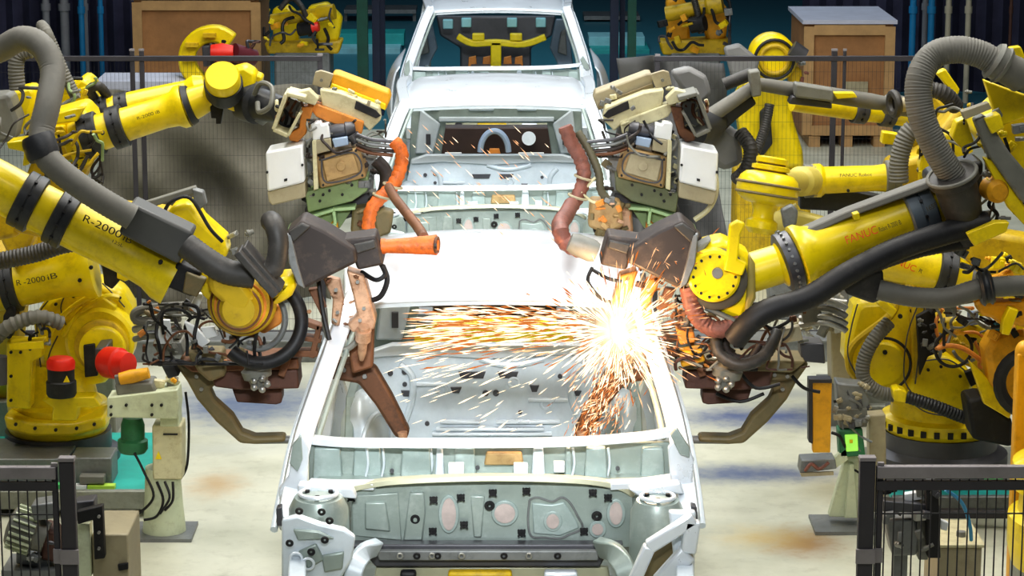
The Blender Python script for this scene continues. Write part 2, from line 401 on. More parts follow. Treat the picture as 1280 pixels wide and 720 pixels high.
# ---- crates
WOOD = mat('plywood_side', (.4, .2, .08), .7, var=.25, scale=3, dirt=(.2, .1, .04), damt=.4); WOF = mat('pine_batten', (.5, .31, .14), .7, var=.2); LIDB = mat('pale_crate_lid', (.55, .56, .66), .6, var=.1); LIDT = mat('dusty_crate_lid', (.5, .42, .33), .7, var=.15)
def crate(px0, px1, Y, h, dep, lid, label):
    a = P(px0, 100, Y).x; b = P(px1, 100, Y).x; c = (a+b)/2; w = b-a
    r = thing('wooden_crate', (c, Y+dep/2, 0), label, 'crate')
    MB().box((c, Y+dep/2, .1+(h-.1)/2), (w-.04, dep-.04, h-.1)).build('side_panel', WOOD, r)
    for x in (a+.05, b-.05): MB().box((x, Y, .1+(h-.13)/2), (.09, .03, h-.15)).build('batten', WOF, r)
    for z in (.15, h-.07): MB().box((c, Y, z), (w-.19, .03, .09)).build('batten', WOF, r)
    MB().box((c, Y+dep/2, h), (w+.02, dep+.04, .035)).build('lid', lid, r)
    for x in (a+.12, c, b-.12): MB().box((x, Y+dep/2, .05), (.1, dep, .1)).build('foot', WOF, r)
    return r
cr1 = crate(167, 328, 24.6, 1.22, 1.1, LIDT, 'wooden crate with dusty lid on the left behind the fence')
cr2 = crate(1003, 1118, 23.4, 1.12, 1.2, LIDB, 'brown wooden crate with pale bluish lid right behind the fence')
plate(cr2, 'paper_sheet', [(1055, 102), (1085, 102), (1085, 120), (1055, 120)], 23.35, .005, BEI, 0)
# blurred teal machines in the deep hall
TBL = mat('pale_teal_panel', (.3, .6, .65), .5, var=.2)
r = thing('machine_cabinet', P(470, 70, 31), 'low teal machine cabinet far back left of the last car', 'machine')
plate(r, 'front_panel', [(404, 60), (500, 60), (500, 92), (404, 92)], 30.5, .8, TBL); plate(r, 'top_cover', [(410, 42), (505, 42), (505, 57), (410, 57)], 30.9, .5, TEA); plate(r, 'vent_slot', [(430, 68), (470, 68), (470, 74), (430, 74)], 30.47, .03, NC)
r = thing('machine_cabinet', P(770, 70, 31), 'low teal machine cabinet far back right of the last car', 'machine')
plate(r, 'front_panel', [(738, 62), (812, 62), (812, 94), (738, 94)], 30.5, .8, TEA); plate(r, 'top_cover', [(736, 46), (806, 46), (806, 58), (736, 58)], 30.9, .5, TBL); plate(r, 'vent_slot', [(750, 70), (790, 70), (790, 76), (750, 76)], 30.47, .03, NC)
for i, (x0, x1, y, lab) in enumerate(((430, 520, 12, 'upper dark steel rack shelf far back left'), (440, 512, 28, 'lower dark steel rack shelf far back left'), (730, 800, 20, 'dark steel rack shelf far back right'))):
    mb = MB(); mb.poly([(x0, y), (x1, y), (x1, y+5), (x0, y+5)], 34, .6); mb.poly([(x0, y), (x0+4, y), (x0+4, 55), (x0, 55)], 34.1, .1); mb.poly([(x1-4, y), (x1, y), (x1, 55), (x1-4, 55)], 34.1, .1)
    setp(mb.build('storage_rack', SID), lab, 'rack')
# ---- grey tarpaulin behind the left fence
TRP = mat('olive_grey_tarpaulin', (.17, .16, .125), .7, var=.35, scale=2.2, dirt=(.1, .095, .08), damt=.5)
def tarp(px0, px1, py0, zb, Y, label, seed, m=TRP):
    mb = MB(); rnd = random.Random(seed); nx, nz = 46, 26; g = []
    for j in range(nz+1):
        row = []
        for i in range(nx+1):
            u = i/nx; v = j/nz; top = P(px0+(px1-px0)*u, py0 + 5*math.sin(3*u+seed), Y)
            z = top.z + (zb-top.z)*v
            dy = .16*math.sin(8*(u+v*.8)+seed)*(.3+v) + .09*math.sin(9*u+4*v+seed)*v + .06*math.sin(23*u-7*v) * (.3+v*.7) + .05*math.sin(5*(u-v)*3+seed)
            row.append(mb.bm.verts.new((top.x+.03*math.sin(8*v+6*u), Y+dy, z)))
        g.append(row)
    for j in range(nz):
        for i in range(nx): mb.face([g[j][i], g[j][i+1], g[j+1][i+1], g[j+1][i]])
    o = mb.build('tarpaulin', m, ang=180); so = o.modifiers.new('s', 'SOLIDIFY'); so.thickness = .006
    return setp(o, label, 'tarpaulin')
tarp(118, 402, 110, .02, 16.6, 'olive grey tarpaulin draped behind the left wire fence', 1)
PDT = mat('pale_dust_sheet', (.42, .44, .52), .7, var=.15)
o = MB().poly([(118, 102), (215, 102), (250, 112), (118, 114)], 18.2, .5).build('dust_sheet', PDT); setp(o, 'pale bluish sheet lying behind the left fence', 'sheet')
tarp(770, 905, 75, .02, 18.6, 'dark grey cover hanging behind the right weld gun', 4, mat('dark_cover', (.13, .13, .13), .75, var=.3, scale=2))
# ---- fences
def fence(xpix, ytop, Y, posts, pitch, label, wr, postw=.07, zb=.05, top=FRM, hpitch=.2, front=False):
    a = P(xpix[0], ytop, Y); b = P(xpix[1], ytop, Y); r = thing('wire_fence', ((a.x+b.x)/2, Y, 0), label, 'fence')
    z = a.z; T = .03 if not front else .042
    MB().box(((a.x+b.x)/2, Y, z-T/2), (b.x-a.x, .03, T)).build('top_rail', FRT if front else top, r, .003)
    MB().box(((a.x+b.x)/2, Y, zb+T/2), (b.x-a.x, .03, T)).build('bottom_rail', FRM, r, .003)
    if front:
        MB().box(((a.x+b.x)/2, Y, z-T-.025), (b.x-a.x, .025, .03)).build('frame_rail', FRM, r)
    for px, w, zt in posts:
        x = P(px, ytop, Y).x; mb = MB(); mb.box((x, Y, (z+zt)/2), (w, w*.7, z+zt)); mb.box((x, Y, .01), (w*2, w*2, .02))
        o = mb.build('post', FRM, r, .004)
        MB().box((x, Y, z+zt+.006), (w*1.05, w*.8, .012)).build('post_cap', FRT, o)
        if front:
            MB().box((x, Y-w*.36, z-.62*.5), (w*1.25, .012, .05)).build('clamp', FRT, o)
    mb = MB(); x = a.x
    while x < b.x:
        mb.box((x, Y, (z+zb)/2), (wr, wr, z-zb)); x += pitch
    q = zb
    while q < z: mb.box(((a.x+b.x)/2, Y+.004, q), (b.x-a.x, wr, wr)); q += hpitch
    mb.build('wire_mesh', WIR, r)
    return r
fence((-60, 402), 70, 15.6, ((165, .028, .03), (177, .028, .03), (400, .03, 0)), .024, 'tall wire mesh fence behind the left robots', .0012, hpitch=.1)
fence((818, 1150), 70, 15.6, ((1043, .034, .03), (1056, .02, .03), (822, .03, 0)), .024, 'tall wire mesh fence behind the right robots', .0012, hpitch=.1)
fence((1096, 1330), 582, 8.5, ((1084, .052, .02), (1101, .02, 0)), .031, 'low dark wire fence at the bottom right corner', .0045, front=True, hpitch=.5)
fence((-60, 70), 583, 8.5, ((84, .05, .02), (68, .02, 0)), .031, 'low dark wire fence at the bottom left corner', .0045, front=True, hpitch=.5)
# stripes that tint shadow bands onto the floor, none placed
STR = mat('shadow_band_tint', (.2, .24, .33), .5, var=.25, dirt=(.5, .52, .48), damt=.7, scale=3)
k = 7
for x0, x1, y0, y1 in ():
    struct('trim_%d' % k, MB().box(((x0+x1)/2, (y0+y1)/2, .003), (x1-x0, y1-y0, .006)), STR); k += 1
# ================================================================ car bodies
def grid(mb, fn, nu, nv):
    g = [[mb.bm.verts.new(fn(i/nu, j/nv)) for i in range(nu+1)] for j in range(nv+1)]
    for j in range(nv):
        for i in range(nu): mb.face([g[j][i], g[j][i+1], g[j+1][i+1], g[j+1][i]])
    return mb
def thick(o, t=.004, off=-1):
    m = o.modifiers.new('s', 'SOLIDIFY'); m.thickness = t; m.offset = off; return o
def carbody():
    r = thing('car_body', (0, 10, 0), 'white bare car body nearest the camera with sparks at its windshield', 'car body', 'bare car bodies in line')
    def roof(u, v):
        x = (u*2-1)*(.572-.02*v); Y = 9.99+1.38*v - .03*(1-(u*2-1)**2)*(1-v) + .05*(1-(2*u-1)**2)*v
        e = abs(u*2-1); z = 1.452 + .028*(1-e*e) + .035*math.sin(PI*v) - .03*max(0, e-.9)/.1
        return (x, Y, z)
    thick(grid(MB(), roof, 32, 20).build('roof', CAR, r, ang=180), .012)
    mb = MB(); mb.sweep([roof(i/20, 0) for i in range(21)], [(-.0, -.0), (.03, .012), (.03, .028), (-.01, .02)], up=(0, 1, 0)); mb.build('windshield_header', CAI, r)
    # pillars and roof rails
    pr = [(-.034, -.03), (.03, -.036), (.038, .0), (.02, .035), (-.034, .03)]
    PL = [(442, 372, 10), (430, 400, 9.9), (417, 435, 9.78), (396, 495, 9.53), (380, 545, 9.3), (367, 605, 9.05), (358, 655, 8.85)]
    PR = [(795, 371, 10), (805, 400, 9.9), (816, 435, 9.78), (835, 495, 9.53), (847, 545, 9.3), (856, 600, 9.05), (862, 650, 8.85)]
    for pts, s in ((PL, 1), (PR, -1)):
        q = [(p*s, b) for p, b in pr]; o = MB().sweep(smooth(Ps(pts), 4), q if s > 0 else q[::-1]).build('front_pillar', CAR, r, .005)
        # inner flange, greenish return of the pillar, seen beside it
        i_ = MB(); i_.tube([p + V((s*.05, .02, -.012)) for p in Ps(pts[:5])], .011, 8); i_.build('weld_flange', CAG, o)
        j_ = MB(); j_.tube([p + V((-s*.046, .03, -.03)) for p in Ps(pts)], .014, 8); j_.build('outer_seam', CAI, o)
        sx = -s
        rail = [P(*pts[0]), V((sx*.585, 10.8, 1.47)), V((sx*.575, 11.35, 1.44)), V((sx*.6, 11.8, 1.25)), V((sx*.66, 12.2, .98))]
        MB().sweep(smooth(rail, 6), [(-.03, -.03), (.03, -.03), (.035, .02), (-.03, .03)], up=(0, 0, 1)).build('roof_rail', CAR, r, .006)
        MB().sweep(smooth([V((sx*.585, 10.85, 1.45)), V((sx*.67, 10.86, 1.0)), V((sx*.73, 10.85, .6)), V((sx*.73, 10.85, .25))], 5), [(-.05, -.03), (.05, -.03), (.05, .03), (-.05, .03)], up=(1, 0, 0)).build('middle_pillar', CAR, r, .006)
        MB().box((sx*.72, 10.4, .22), (.09, 3.3, .14)).build('sill', CAR, r, .015)
        def quarter(u, v):
            Y = 11.35+1.25*u; z = .3+.75*v - .05*u*v
            bul = .115*math.sin(PI*min(1, v*1.02))**.6 if 0 < v < 1 else 0
            return (sx*(.66+bul*1.2-.04*u*u), Y, z)
        thick(grid(MB(), quarter, 18, 18).build('quarter_panel', CAR, r, ang=180), .008, 0)
        mb = MB()
        for i in range(13):
            a = PI*i/12
        mb.tube([V((sx*.8, 11.95+.36*math.cos(a), .3+.36*math.sin(a))) for a in [PI*i/12 for i in range(13)]], .022, 8); mb.build('wheel_arch', CAR, r)
        # inner side panels and wheel house
        mb = MB(); mb.prism([V((sx*.6, 10.1, .25)), V((sx*.6, 10.1, .55)), V((sx*.6, 10.9, .62)), V((sx*.6, 11.1, .8)), V((sx*.58, 11.8, .85)), V((sx*.58, 11.8, .25))], V((sx*.04, 0, 0))); mb.build('inner_side_panel', CAG, r, .006)
        mb = MB(); mb.ball((sx*.56, 11.15, .62), .2, (.55, 1, 1)); mb.build('wheel_house', CAI, r)
        mb = MB(); mb.torus((sx*.5, 11.0, .62), (sx, .5, 0), .13, .012); mb.build('stamped_rib', CAI, r)
        # fender stub and front rails
        mb = MB(); mb.sweep(smooth([V((sx*.69, 9.3, .86)), V((sx*.675, 9.0, .84)), V((sx*.66, 8.6, .8)), V((sx*.64, 8.3, .74))], 4), [(-.03, -.05), (.03, -.05), (.03, .04), (-.03, .04)], up=(0, 0, 1)); mb.build('fender_rail', CAI, r, .006)
        mb = MB(); mb.bar((sx*.42, 9.0, .55), (sx*.42, 8.1, .55), .09, .12); mb.build('front_rail', CAG, r, .008)
        mb = MB(); mb.box((sx*.64, 9.25, .6), (.05, .3, .7)); mb.build('hinge_pillar', CAR, r, .01)
    # floor pan, rear bulkhead, frame of the tailgate opening
    mb = MB(); mb.box((0, 10.4, .3), (1.2, 2.5, .02)); mb.bar((0, 9.3, .36), (0, 11.4, .36), .22, .1); mb.build('floor_pan', CAG, r, .01)
    bh = plate(r, 'rear_bulkhead', [(462, 440), (486, 436), (740, 436), (765, 442), (790, 600), (430, 600)], 11.6, .03, CAI, .004)
    plate(r, 'parcel_flange', [(462, 440), (490, 431), (738, 431), (765, 439), (765, 446), (700, 444), (610, 449), (520, 444), (462, 448)], 11.56, .06, CAR, .006)
    mb = MB()
    for x0, x1, y in ((550, 600, 527), (620, 700, 527), (540, 690, 542), (545, 680, 536), (520, 560, 480), (660, 710, 500)): mb.pbar((x0, y, 11.57), (x1, y, 11.57), 4, .03)
    mb.build('stamped_rib', CAR, bh, .003)
    mb = MB()
    for pts in ([(600, 448), (625, 455), (650, 455), (680, 448)], [(500, 455), (515, 470), (515, 500), (505, 530)], [(728, 455), (715, 470), (715, 500), (728, 530)]): mb.tube(Ps(pts, 11.58), .016, 8)
    mb.build('raised_swage', CAI, bh)
    mb = MB()
    for x, y, w, h in ((590, 469, 34, 8), (635, 469, 26, 8), (508, 492, 14, 7), (570, 488, 14, 7), (668, 486, 12, 8), (722, 492, 10, 6)): mb.poly([(x-w/2, y-h/2), (x+w/2, y-h/2), (x+w/2-3, y+h/2), (x-w/2+3, y+h/2)], 11.585, .02)
    mb.build('slot', CAD, bh)
    mb = MB()
    for x, y, q in ((607, 491, 4), (620, 491, 4), (488, 466, 3.5), (506, 464, 4), (534, 529, 3), (700, 470, 3), (506, 480, 3), (650, 515, 2.5)): c = P(x, y, 11.59); mb.cyl(c, c-V((0, .01, 0)), q*K(11.6), seg=14)
    mb.build('hole', CAD, bh)
    for x, y in ((552, 487), (642, 478), (682, 505)): c = P(x, y, 11.58); MB().torus(c, (0, 1, .1), .022, .006, 18, 6).build('weld_ring', CAR, bh)
    # tailgate frame: sides, header and sill around a real opening
    Yf = 11.78
    for sx in (-1, 1):
        f = MB(); f.prism([V((sx*.38, Yf, .80)), V((sx*.33, Yf, 1.12)), V((sx*.31, Yf, 1.36)), V((sx*.55, Yf, 1.36)), V((sx*.6, Yf, .5)), V((sx*.38, Yf, .5))], V((0, .03, 0))); f = f.build('tailgate_side_frame', CAG, r, .006)
        g = MB(); g.prism([V((sx*.42, Yf-.03, .9)), V((sx*.37, Yf-.03, 1.1)), V((sx*.5, Yf-.03, 1.2)), V((sx*.54, Yf-.03, .9))], V((0, .03, 0))); g.build('stamped_pad', CAI, f, .01)
        MB().box((sx*.45, Yf-.04, 1.0), (.03, .03, .07)).build('slot', CAD, f)
    hd = MB().box((0, Yf+.01, 1.255), (1.02, .03, .27)).build('tailgate_header', CAG, r, .006)
    MB().box((0, Yf-.015, 1.13), (.76, .03, .03)).build('header_flange', CAI, hd, .005)
    for i, x in enumerate((-.42, -.27, -.1, .06, .2, .36)): MB().box((x, Yf-.01, 1.22+.03*(i % 2)), (.09+.04*(i % 3), .02, .07)).build('cut_out', [CAM, SID, CAI, CAM, CAI, SID][i], hd, .01)
    MB().box((0, 12.5, .5), (1.2, .08, .16)).build('rear_sill', CAR, r, .01)
    mb = MB(); mb.box((0, 12.35, .35), (1.15, .85, .03)); mb.build('boot_floor', CAG, r)
    # cowl: white upper flange, recessed plenum, lip
    mb = MB(); mb.sweep(smooth(Ps([(386, 549, 9.3), (430, 553, 9.26), (520, 554, 9.22), (615, 554, 9.2), (720, 552, 9.22), (800, 546, 9.26), (838, 540, 9.3)]), 4), [(-.014, -.02), (.012, -.028), (.016, .03), (-.012, .03)], up=(0, 1, 0)); mb.build('cowl_flange', CAR, r, .003)
    pl = plate(r, 'plenum_panel', [(386, 556), (838, 553), (838, 606), (386, 606)], 9.3, .02, CAG, .003)
    for x0, x1, m, d in ((390, 428, CAM, .03), (500, 540, CAM, .05), (543, 556, CAI, .03), (605, 655, TAN, .03), (664, 682, CAI, .05), (705, 716, CAM, .03), (730, 760, CAM, .04), (800, 832, CAM, .03), (440, 478, CAM, .02), (566, 596, CAM, .02)):
        y0, y1 = (566, 582) if m is TAN else (560, 600)
        plate(pl, 'stamped_pad' if m is not TAN else 'copper_patch', [(x0+3, y0), (x1-3, y0), (x1, y1), (x0, y1)], 9.3-d, d, m, .006)
    for x0, y0, w in ((560, 588, 20), (642, 588, 18), (692, 586, 14)): plate(pl, 'white_clip', [(x0, y0-6), (x0+w, y0-6), (x0+w, y0+5), (x0, y0+5)], 9.21, .05, CAR, .003)
    mb = MB()
    for x in (458, 478, 538, 716, 760): mb.tube(Ps([(x, 560, 9.27), (x+2, 580, 9.27), (x-2, 600, 9.27)]), .005, 6)
    mb.build('rib', CAI, pl)
    mb = MB()
    for x, y in ((597, 584), (490, 588), (772, 585)): c = P(x, y, 9.28); mb.cyl(c, c-V((0, .01, 0)), .008, seg=10)
    mb.build('hole', CAD, pl)
    mb = MB(); mb.sweep(smooth(Ps([(428, 620, 9.02), (446, 610, 9.0), (500, 602, 8.98), (615, 598, 8.97), (720, 601, 8.98), (770, 608, 9.0), (790, 618, 9.02)]), 5), [(-.012, -.015), (.006, -.02), (.012, .05), (-.006, .05)]); mb.build('dash_flange', CFL, r, .002)
    mb = MB(); mb.box((0, 9.17, P(615, 606, 9.05).z-.035), (1.26, .3, .01)); mb.build('plenum_floor', CAG, r)
    mb = MB(); mb.sweep(smooth(Ps([(386, 604, 9.06), (420, 606, 9.04), (470, 606, 9.0)]), 4), [(-.012, -.03), (.012, -.03), (.012, .03), (-.012, .03)]); mb.build('cowl_lip', CAR, r, .003); mb = MB(); mb.sweep(smooth(Ps([(760, 606, 9.0), (800, 604, 9.04), (842, 598, 9.06)]), 4), [(-.012, -.03), (.012, -.03), (.012, .03), (-.012, .03)]); mb.build('cowl_lip', CAR, r, .003)
    # dash panel with embossed shapes, plugs and openings
    dp = plate(r, 'dash_panel', [(440, 615), (500, 605), (615, 601), (720, 604), (790, 616), (792, 684), (438, 684)], 9.0, .02, CAG, .002)
    for pts, d in (([(456, 628), (482, 628), (488, 665), (456, 662)], .02), ([(440, 620), (498, 616), (502, 676), (440, 670)], .008), ([(512, 616), (530, 616), (532, 640), (528, 676), (504, 676)], .018), ([(588, 620), (606, 620), (602, 672), (592, 672)], .01)):
        plate(dp, 'embossed_pad', pts, 9.0-d, d, CAG, .006)
    def oval(cx, cy, a, b, Y, t, n=24): return [P(cx+a*math.cos(2*PI*i/n)*1., cy+b*math.sin(2*PI*i/n), Y) for i in range(n)]
    for cx, cy, a, b in ((561, 643, 9, 20), (631, 642, 13, 12), (691, 652, 8, 9), (747, 662, 7, 7), (770, 642, 8, 14)):
        o = MB().prism(oval(cx, cy, a+4, b+4, 8.992, .01), V((0, .01, 0))).build('raised_rim', CAM, dp, .003)
        MB().prism(oval(cx, cy, a, b, 8.986, .01), V((0, .008, 0))).build('opening', CAP, o)
    mb = MB(); sh = [(662, 625), (672, 622), (690, 627), (702, 622), (712, 628), (722, 645), (728, 660), (712, 668), (700, 673), (680, 672), (664, 670), (660, 650), (662, 625)]
    mb.tube(Ps(sh, 8.998), .004, 6); mb.build('stamped_outline', SID, dp)
    plate(dp, 'embossed_pad', [(665, 629), (690, 631), (705, 628), (720, 650), (724, 660), (700, 670), (667, 667)], 8.994, .01, CAM, .004)
    for x, y, big in ((542, 625, 0), (576, 622, 0), (616, 616, 0), (658, 614, 0), (612, 632, 1), (519, 649, 1), (580, 656, 0), (541, 664, 0), (652, 666, 0), (741, 616, 0), (760, 622, 0), (746, 645, 1), (730, 664, 0), (439, 622, 0)):
        c = P(x, y, 8.985); b_ = MB(); b_.torus(c, (0, 1, .1), (.013 if big else .008), .006, 14, 6)
        if not big:
            for a in (0, PI/2): b_.bar(c-V((math.cos(a+.8)*.018, .004, math.sin(a+.8)*.018)), c+V((math.cos(a+.8)*.018, -.004, math.sin(a+.8)*.018)), .006, .006)
        else: b_.torus(c, (0, 1, .1), .009, .004, 14, 6)
        b_.build('plug', BLK, dp)
    # dark cross beam
    bm_ = plate(r, 'cross_beam', [(432, 681), (780, 681), (760, 690), (750, 709), (470, 709), (455, 693)], 8.93, .06, CAD, .006)
    plate(bm_, 'beam_web', [(470, 689), (748, 689), (748, 701), (474, 701)], 8.9, .03, SID, .004)
    for i, x in enumerate((500, 521, 540, 547, 577, 630, 661, 697)):
        c = P(x, 695, 8.892); MB().torus(c, (0, 1, .1), .009, .004, 14, 6).build('plug', BLK if i % 2 else SIL, bm_)
    plate(r, 'lower_panel', [(470, 709), (760, 709), (770, 760), (460, 760)], 8.95, .02, CFL, .004)
    for x0, x1, m in ((560, 640, YEL2), (680, 722, CAR), (500, 520, BLK)): plate(r, 'lower_bracket', [(x0, 716), (x1, 716), (x1, 745), (x0, 745)], 8.88, .05, m, .01)
    # strut towers and inner fender shapes, left (photo) then right
    def tower(c0, base, rr, name='strut_tower'):
        a = P(*c0); b = P(*base); mb = MB(); k = K(c0[2])
        mb.lathe(a, V((a.x, a.y+.02, b.z)), [(0, rr*k*.35), (.01, rr*k*.5), (.02, rr*k*.8), (.12, rr*k), (1, rr*k*1.12)], 30)
        o = mb.build(name, CAG, r); MB().torus(a+V((0, 0, .004)), (0, 0, 1), rr*k*.62, .008).build('rim', CAR, o)
        for i in range(3):
            q = a+V((math.cos(i*2.1+.5)*rr*k*.45, math.sin(i*2.1+.5)*rr*k*.45, .003)); MB().cyl(q-V((0, 0, .01)), q+V((0, 0, .006)), .008, seg=10).build('stud', BLK, o)
        return o
    t1 = tower((398, 618, 8.85), (398, 760, 8.8), 38); t2 = tower((822, 622, 8.85), (822, 760, 8.8), 34)
    ap = plate(r, 'inner_fender', [(352, 650), (372, 645), (400, 655), (430, 662), (444, 672), (440, 700), (425, 725), (352, 725)], 8.66, .04, CAI, .008)
    for pts in ([(372, 690), (395, 680), (405, 700), (385, 712)], [(402, 695), (430, 690), (428, 712), (405, 716)], [(366, 662), (398, 664), (418, 674), (372, 676)]): plate(ap, 'embossed_pad', pts, 8.645, .02, CAG, .006)
    mb = MB()
    for x, y in ((385, 705), (370, 698)): mb.torus(P(x, y, 8.64), (0, 1, .1), .02, .005, 18, 6)
    mb.build('weld_ring', CAR, ap)
    for x, y in ((362, 679), (389, 690), (412, 651), (402, 640), (374, 639), (406, 675)): MB().torus(P(x, y, 8.63), (0, 1, .1), .009, .005, 14, 6).build('plug', BLK, ap)
    mb = MB(); mb.sweep(smooth(Ps([(440, 725, 8.7), (446, 705, 8.72), (456, 690, 8.8), (470, 684, 8.9)]), 4), [(-.03, -.02), (.03, -.02), (.03, .02), (-.03, .02)]); mb.build('rail_arch', CAI, r, .006)
    mb = MB(); mb.sweep(smooth(Ps([(785, 725, 8.7), (778, 705, 8.72), (766, 690, 8.8), (750, 684, 8.9)]), 4), [(-.035, -.02), (.035, -.02), (.035, .02), (-.035, .02)]); mb.build('rail_arch', CAG, r, .006)
    mb = MB()
    ring = [(868, 642), (845, 660), (800, 690), (786, 722), (860, 730), (868, 690)]
    for a, b, w in (((868, 647), (810, 684), 17), ((812, 682), (792, 728), 16), ((866, 650), (860, 690), 20), ((860, 690), (824, 730), 24)): mb.bar(P(*a, 8.62), P(*b, 8.62), w*K(8.6), .05)
    mb.build('corner_brace', CAR, r, .008)
    plate(r, 'brace_panel', [(840, 668), (812, 684), (798, 724), (830, 724), (846, 700)], 8.7, .02, GRD if False else OLI, .003)
    plate(r, 'inner_fender', [(836, 640), (870, 640), (868, 725), (845, 725)], 8.66, .04, CAI, .008)
    fl_ = [(348, 612), (360, 596), (366, 560), (376, 540), (386, 560), (384, 600), (378, 640), (352, 660)]
    plate(r, 'fender_bracket', fl_, 8.98, .03, CAR, .006); plate(r, 'fender_bracket', [(835, 560), (852, 545), (868, 575), (866, 600), (872, 640), (862, 650), (850, 610), (838, 600)], 8.98, .03, CAR, .006)
    plate(r, 'pillar_gusset', [(362, 580), (366, 556), (376, 545), (378, 575), (372, 590)], 8.96, .03, CAG, .003); plate(r, 'pillar_gusset', [(838, 545), (846, 535), (862, 560), (862, 572), (850, 568)], 8.96, .03, CAG, .003)
    plate(r, 'end_cap', [(345, 636), (352, 634), (353, 658), (346, 658)], 8.8, .05, CAD); plate(r, 'end_cap', [(864, 632), (871, 634), (873, 660), (866, 660)], 8.8, .05, CAD)
    plate(r, 'tower_bridge', [(372, 606), (440, 610), (446, 624), (420, 622), (400, 616), (372, 616)], 8.9, .06, CAR, .006); plate(r, 'tower_bridge', [(786, 612), (850, 604), (856, 618), (830, 616), (800, 622)], 8.9, .06, CAR, .006)
    return r
def copy_tree(o, parent=None):
    c = o.copy(); COL.objects.link(c)
    if parent is not None: c.parent = parent
    for ch in [q for q in KIDS.get(o.name, [])]: copy_tree(ch, c)
    return c
car1 = carbody()
KIDS = {}
for o in bpy.data.objects:
    if o.parent: KIDS.setdefault(o.parent.name, []).append(o)
for i, lab in ((1, 'white bare car body second in line behind the nearest one'), (2, 'white bare car body farthest back with yellow lifter behind it')):
    if i == 2:
        for ch in list(KIDS[car1.name]):
            if ch.name.split('.')[0] in ('rear_bulkhead', 'parcel_flange', 'tailgate_header', 'header_flange', 'tailgate_side_frame'): KIDS[car1.name].remove(ch)
    c = copy_tree(car1)
    if i == 2: last_car = c
    c.location = (0, 10+5.5*i, 0); c['label'] = lab
for s in (-1, 1):     # bulging wings of the last body
    def wing(u, v): return (s*(.77+.14*math.sin(PI*min(1, v))**.5*math.sin(PI*(.15+.7*u))), 20.7+1.3*u, .45+.6*v)
    last_car.location = (0, 21, 0); bpy.context.view_layer.update()
    thick(grid(MB(), wing, 16, 16).build('bulging_wing', CAR, last_car, ang=180), .01, 0)
    plate(last_car, 'inner_quarter', [(617+s*100, 85), (617+s*82, 84), (617+s*70, 60), (617+s*78, 24), (617+s*92, 24)], 22.6, .05, mat('blue_grey_inner_panel', (.2, .26, .33), .4, .2), .01)
    plate(last_car, 'stamped_pad', [(617+s*92, 70), (617+s*80, 66), (617+s*84, 40), (617+s*90, 36)], 22.55, .05, SID, .01)
# conveyor skids under the cars
for i, nm in enumerate(('nearest', 'second', 'farthest')):
    y = 10.4+5.5*i; r = thing('conveyor_skid', (0, y, 0), 'yellow steel skid carrying the %s bare car body' % nm, 'skid', 'skids under the car bodies')
    for s in (-1, 1):
        MB().box((s*.5, y, .09), (.12, 4.6, .1)).build('runner', YEL2, r, .006)
        for q in (-1.3, 1.2): MB().cyl((s*.72, y+q, 0), (s*.72, y+q, .145), .04).build('locating_post', SID, r)
    for q in (-1.9, 0, 1.9): MB().box((0, y+q, .09), (1.0, .12, .08)).build('cross_member', YEL, r, .006)
# yellow lifting beams between the bodies
for i, (y, lab) in enumerate(((12.98, 'yellow lifting beam between the nearest and second car'), (18.5, 'low yellow lifting beam under a dark unit between the second and last car'))):
    r = thing('lifting_beam', (0, y, 0), lab, 'lifter')
    MB().box((0, y, .66-.2*i), (1.0, .14, .13)).build('cross_beam', YEL, r, .01)
    for s in (-1, 1):
        MB().box((s*.3, y, .275-.1*i), (.1, .1, .55-.2*i)).build('column', YEL2, r, .006); MB().box((s*.36, y-.02, .75-.2*i), (.1, .16, .06)).build('rest_pad', SID, r, .006)
        MB().box((s*.3, y, .01), (.25, .25, .02)).build('foot_plate', SID, r)
    MB().box((0, y+.24, .44), (1.04, .16, .86 if i else .72)).build('drive_box', mat('dark_brown_unit', (.045, .025, .02), .5, var=.3), r, .01)
    for k in range(4): MB().box((-.36+.24*k, y+.15, .6+.03*(k % 2)), (.09, .03, .09)).build('valve', [SID, OLI, CAD, TAN][k], r, .004)
    if i:
        plate(r, 'white_pad', [(556, 191), (577, 191), (577, 201), (556, 201)], 18.6, .03, WHT, .004); plate(r, 'white_pad', [(648, 191), (680, 191), (680, 201), (648, 201)], 18.6, .03, WHT, .004)
        MB().tube([P(618, 190, 18.58)+V((math.cos(t)*.1, 0, math.sin(t)*.15)) for t in [PI*q/10 for q in range(11)]], .022, 8).build('blue_guard', mat('pale_blue_block', (.35, .45, .6), .5), r)
        MB().cyl(P(661, 173, 18.62), P(661, 173, 18.58), .05).build('round_lamp', CAI, r); plate(r, 'orange_clamp', [(612, 186), (624, 186), (628, 202), (608, 202)], 18.57, .03, ORB, .004)
# T shaped yellow lifter seen through the farthest body
r = thing('overhead_lifter', (0, 26.2, 0), 'yellow T-shaped lifter standing beyond the last car body', 'lifter')
MB().pbar((620, 83, 26), (620, 52, 26), 13, .1).build('column', YEL, r, .01)
MB().sweep(smooth(Ps([(572, 45, 26), (590, 54, 26), (620, 53, 26), (655, 55, 26), (682, 46, 26)]), 4), [(-.03, -.05), (.03, -.05), (.03, .05), (-.03, .05)]).build('arm', YEL, r, .01)
for x in (598, 645): MB().box(P(x, 46, 26), (.12, .1, .07)).build('gripper', YEL, r, .01)
p_ = P(620, 83, 26); MB().box((p_.x, 26.1, p_.z/2), (.5, .3, p_.z)).build('base', CAD, r, .01)
for x in (560, 583, 640, 676): MB().box(P(x, 26+2*(x % 3), 26.2), (.1, .1, .09)).build('clamp', TBL, r, .01)
plate(r, 'dark_frame', [(545, 20), (695, 20), (690, 45), (664, 60), (664, 88), (575, 88), (575, 60), (550, 45)], 26.6, .1, CAD, .02)
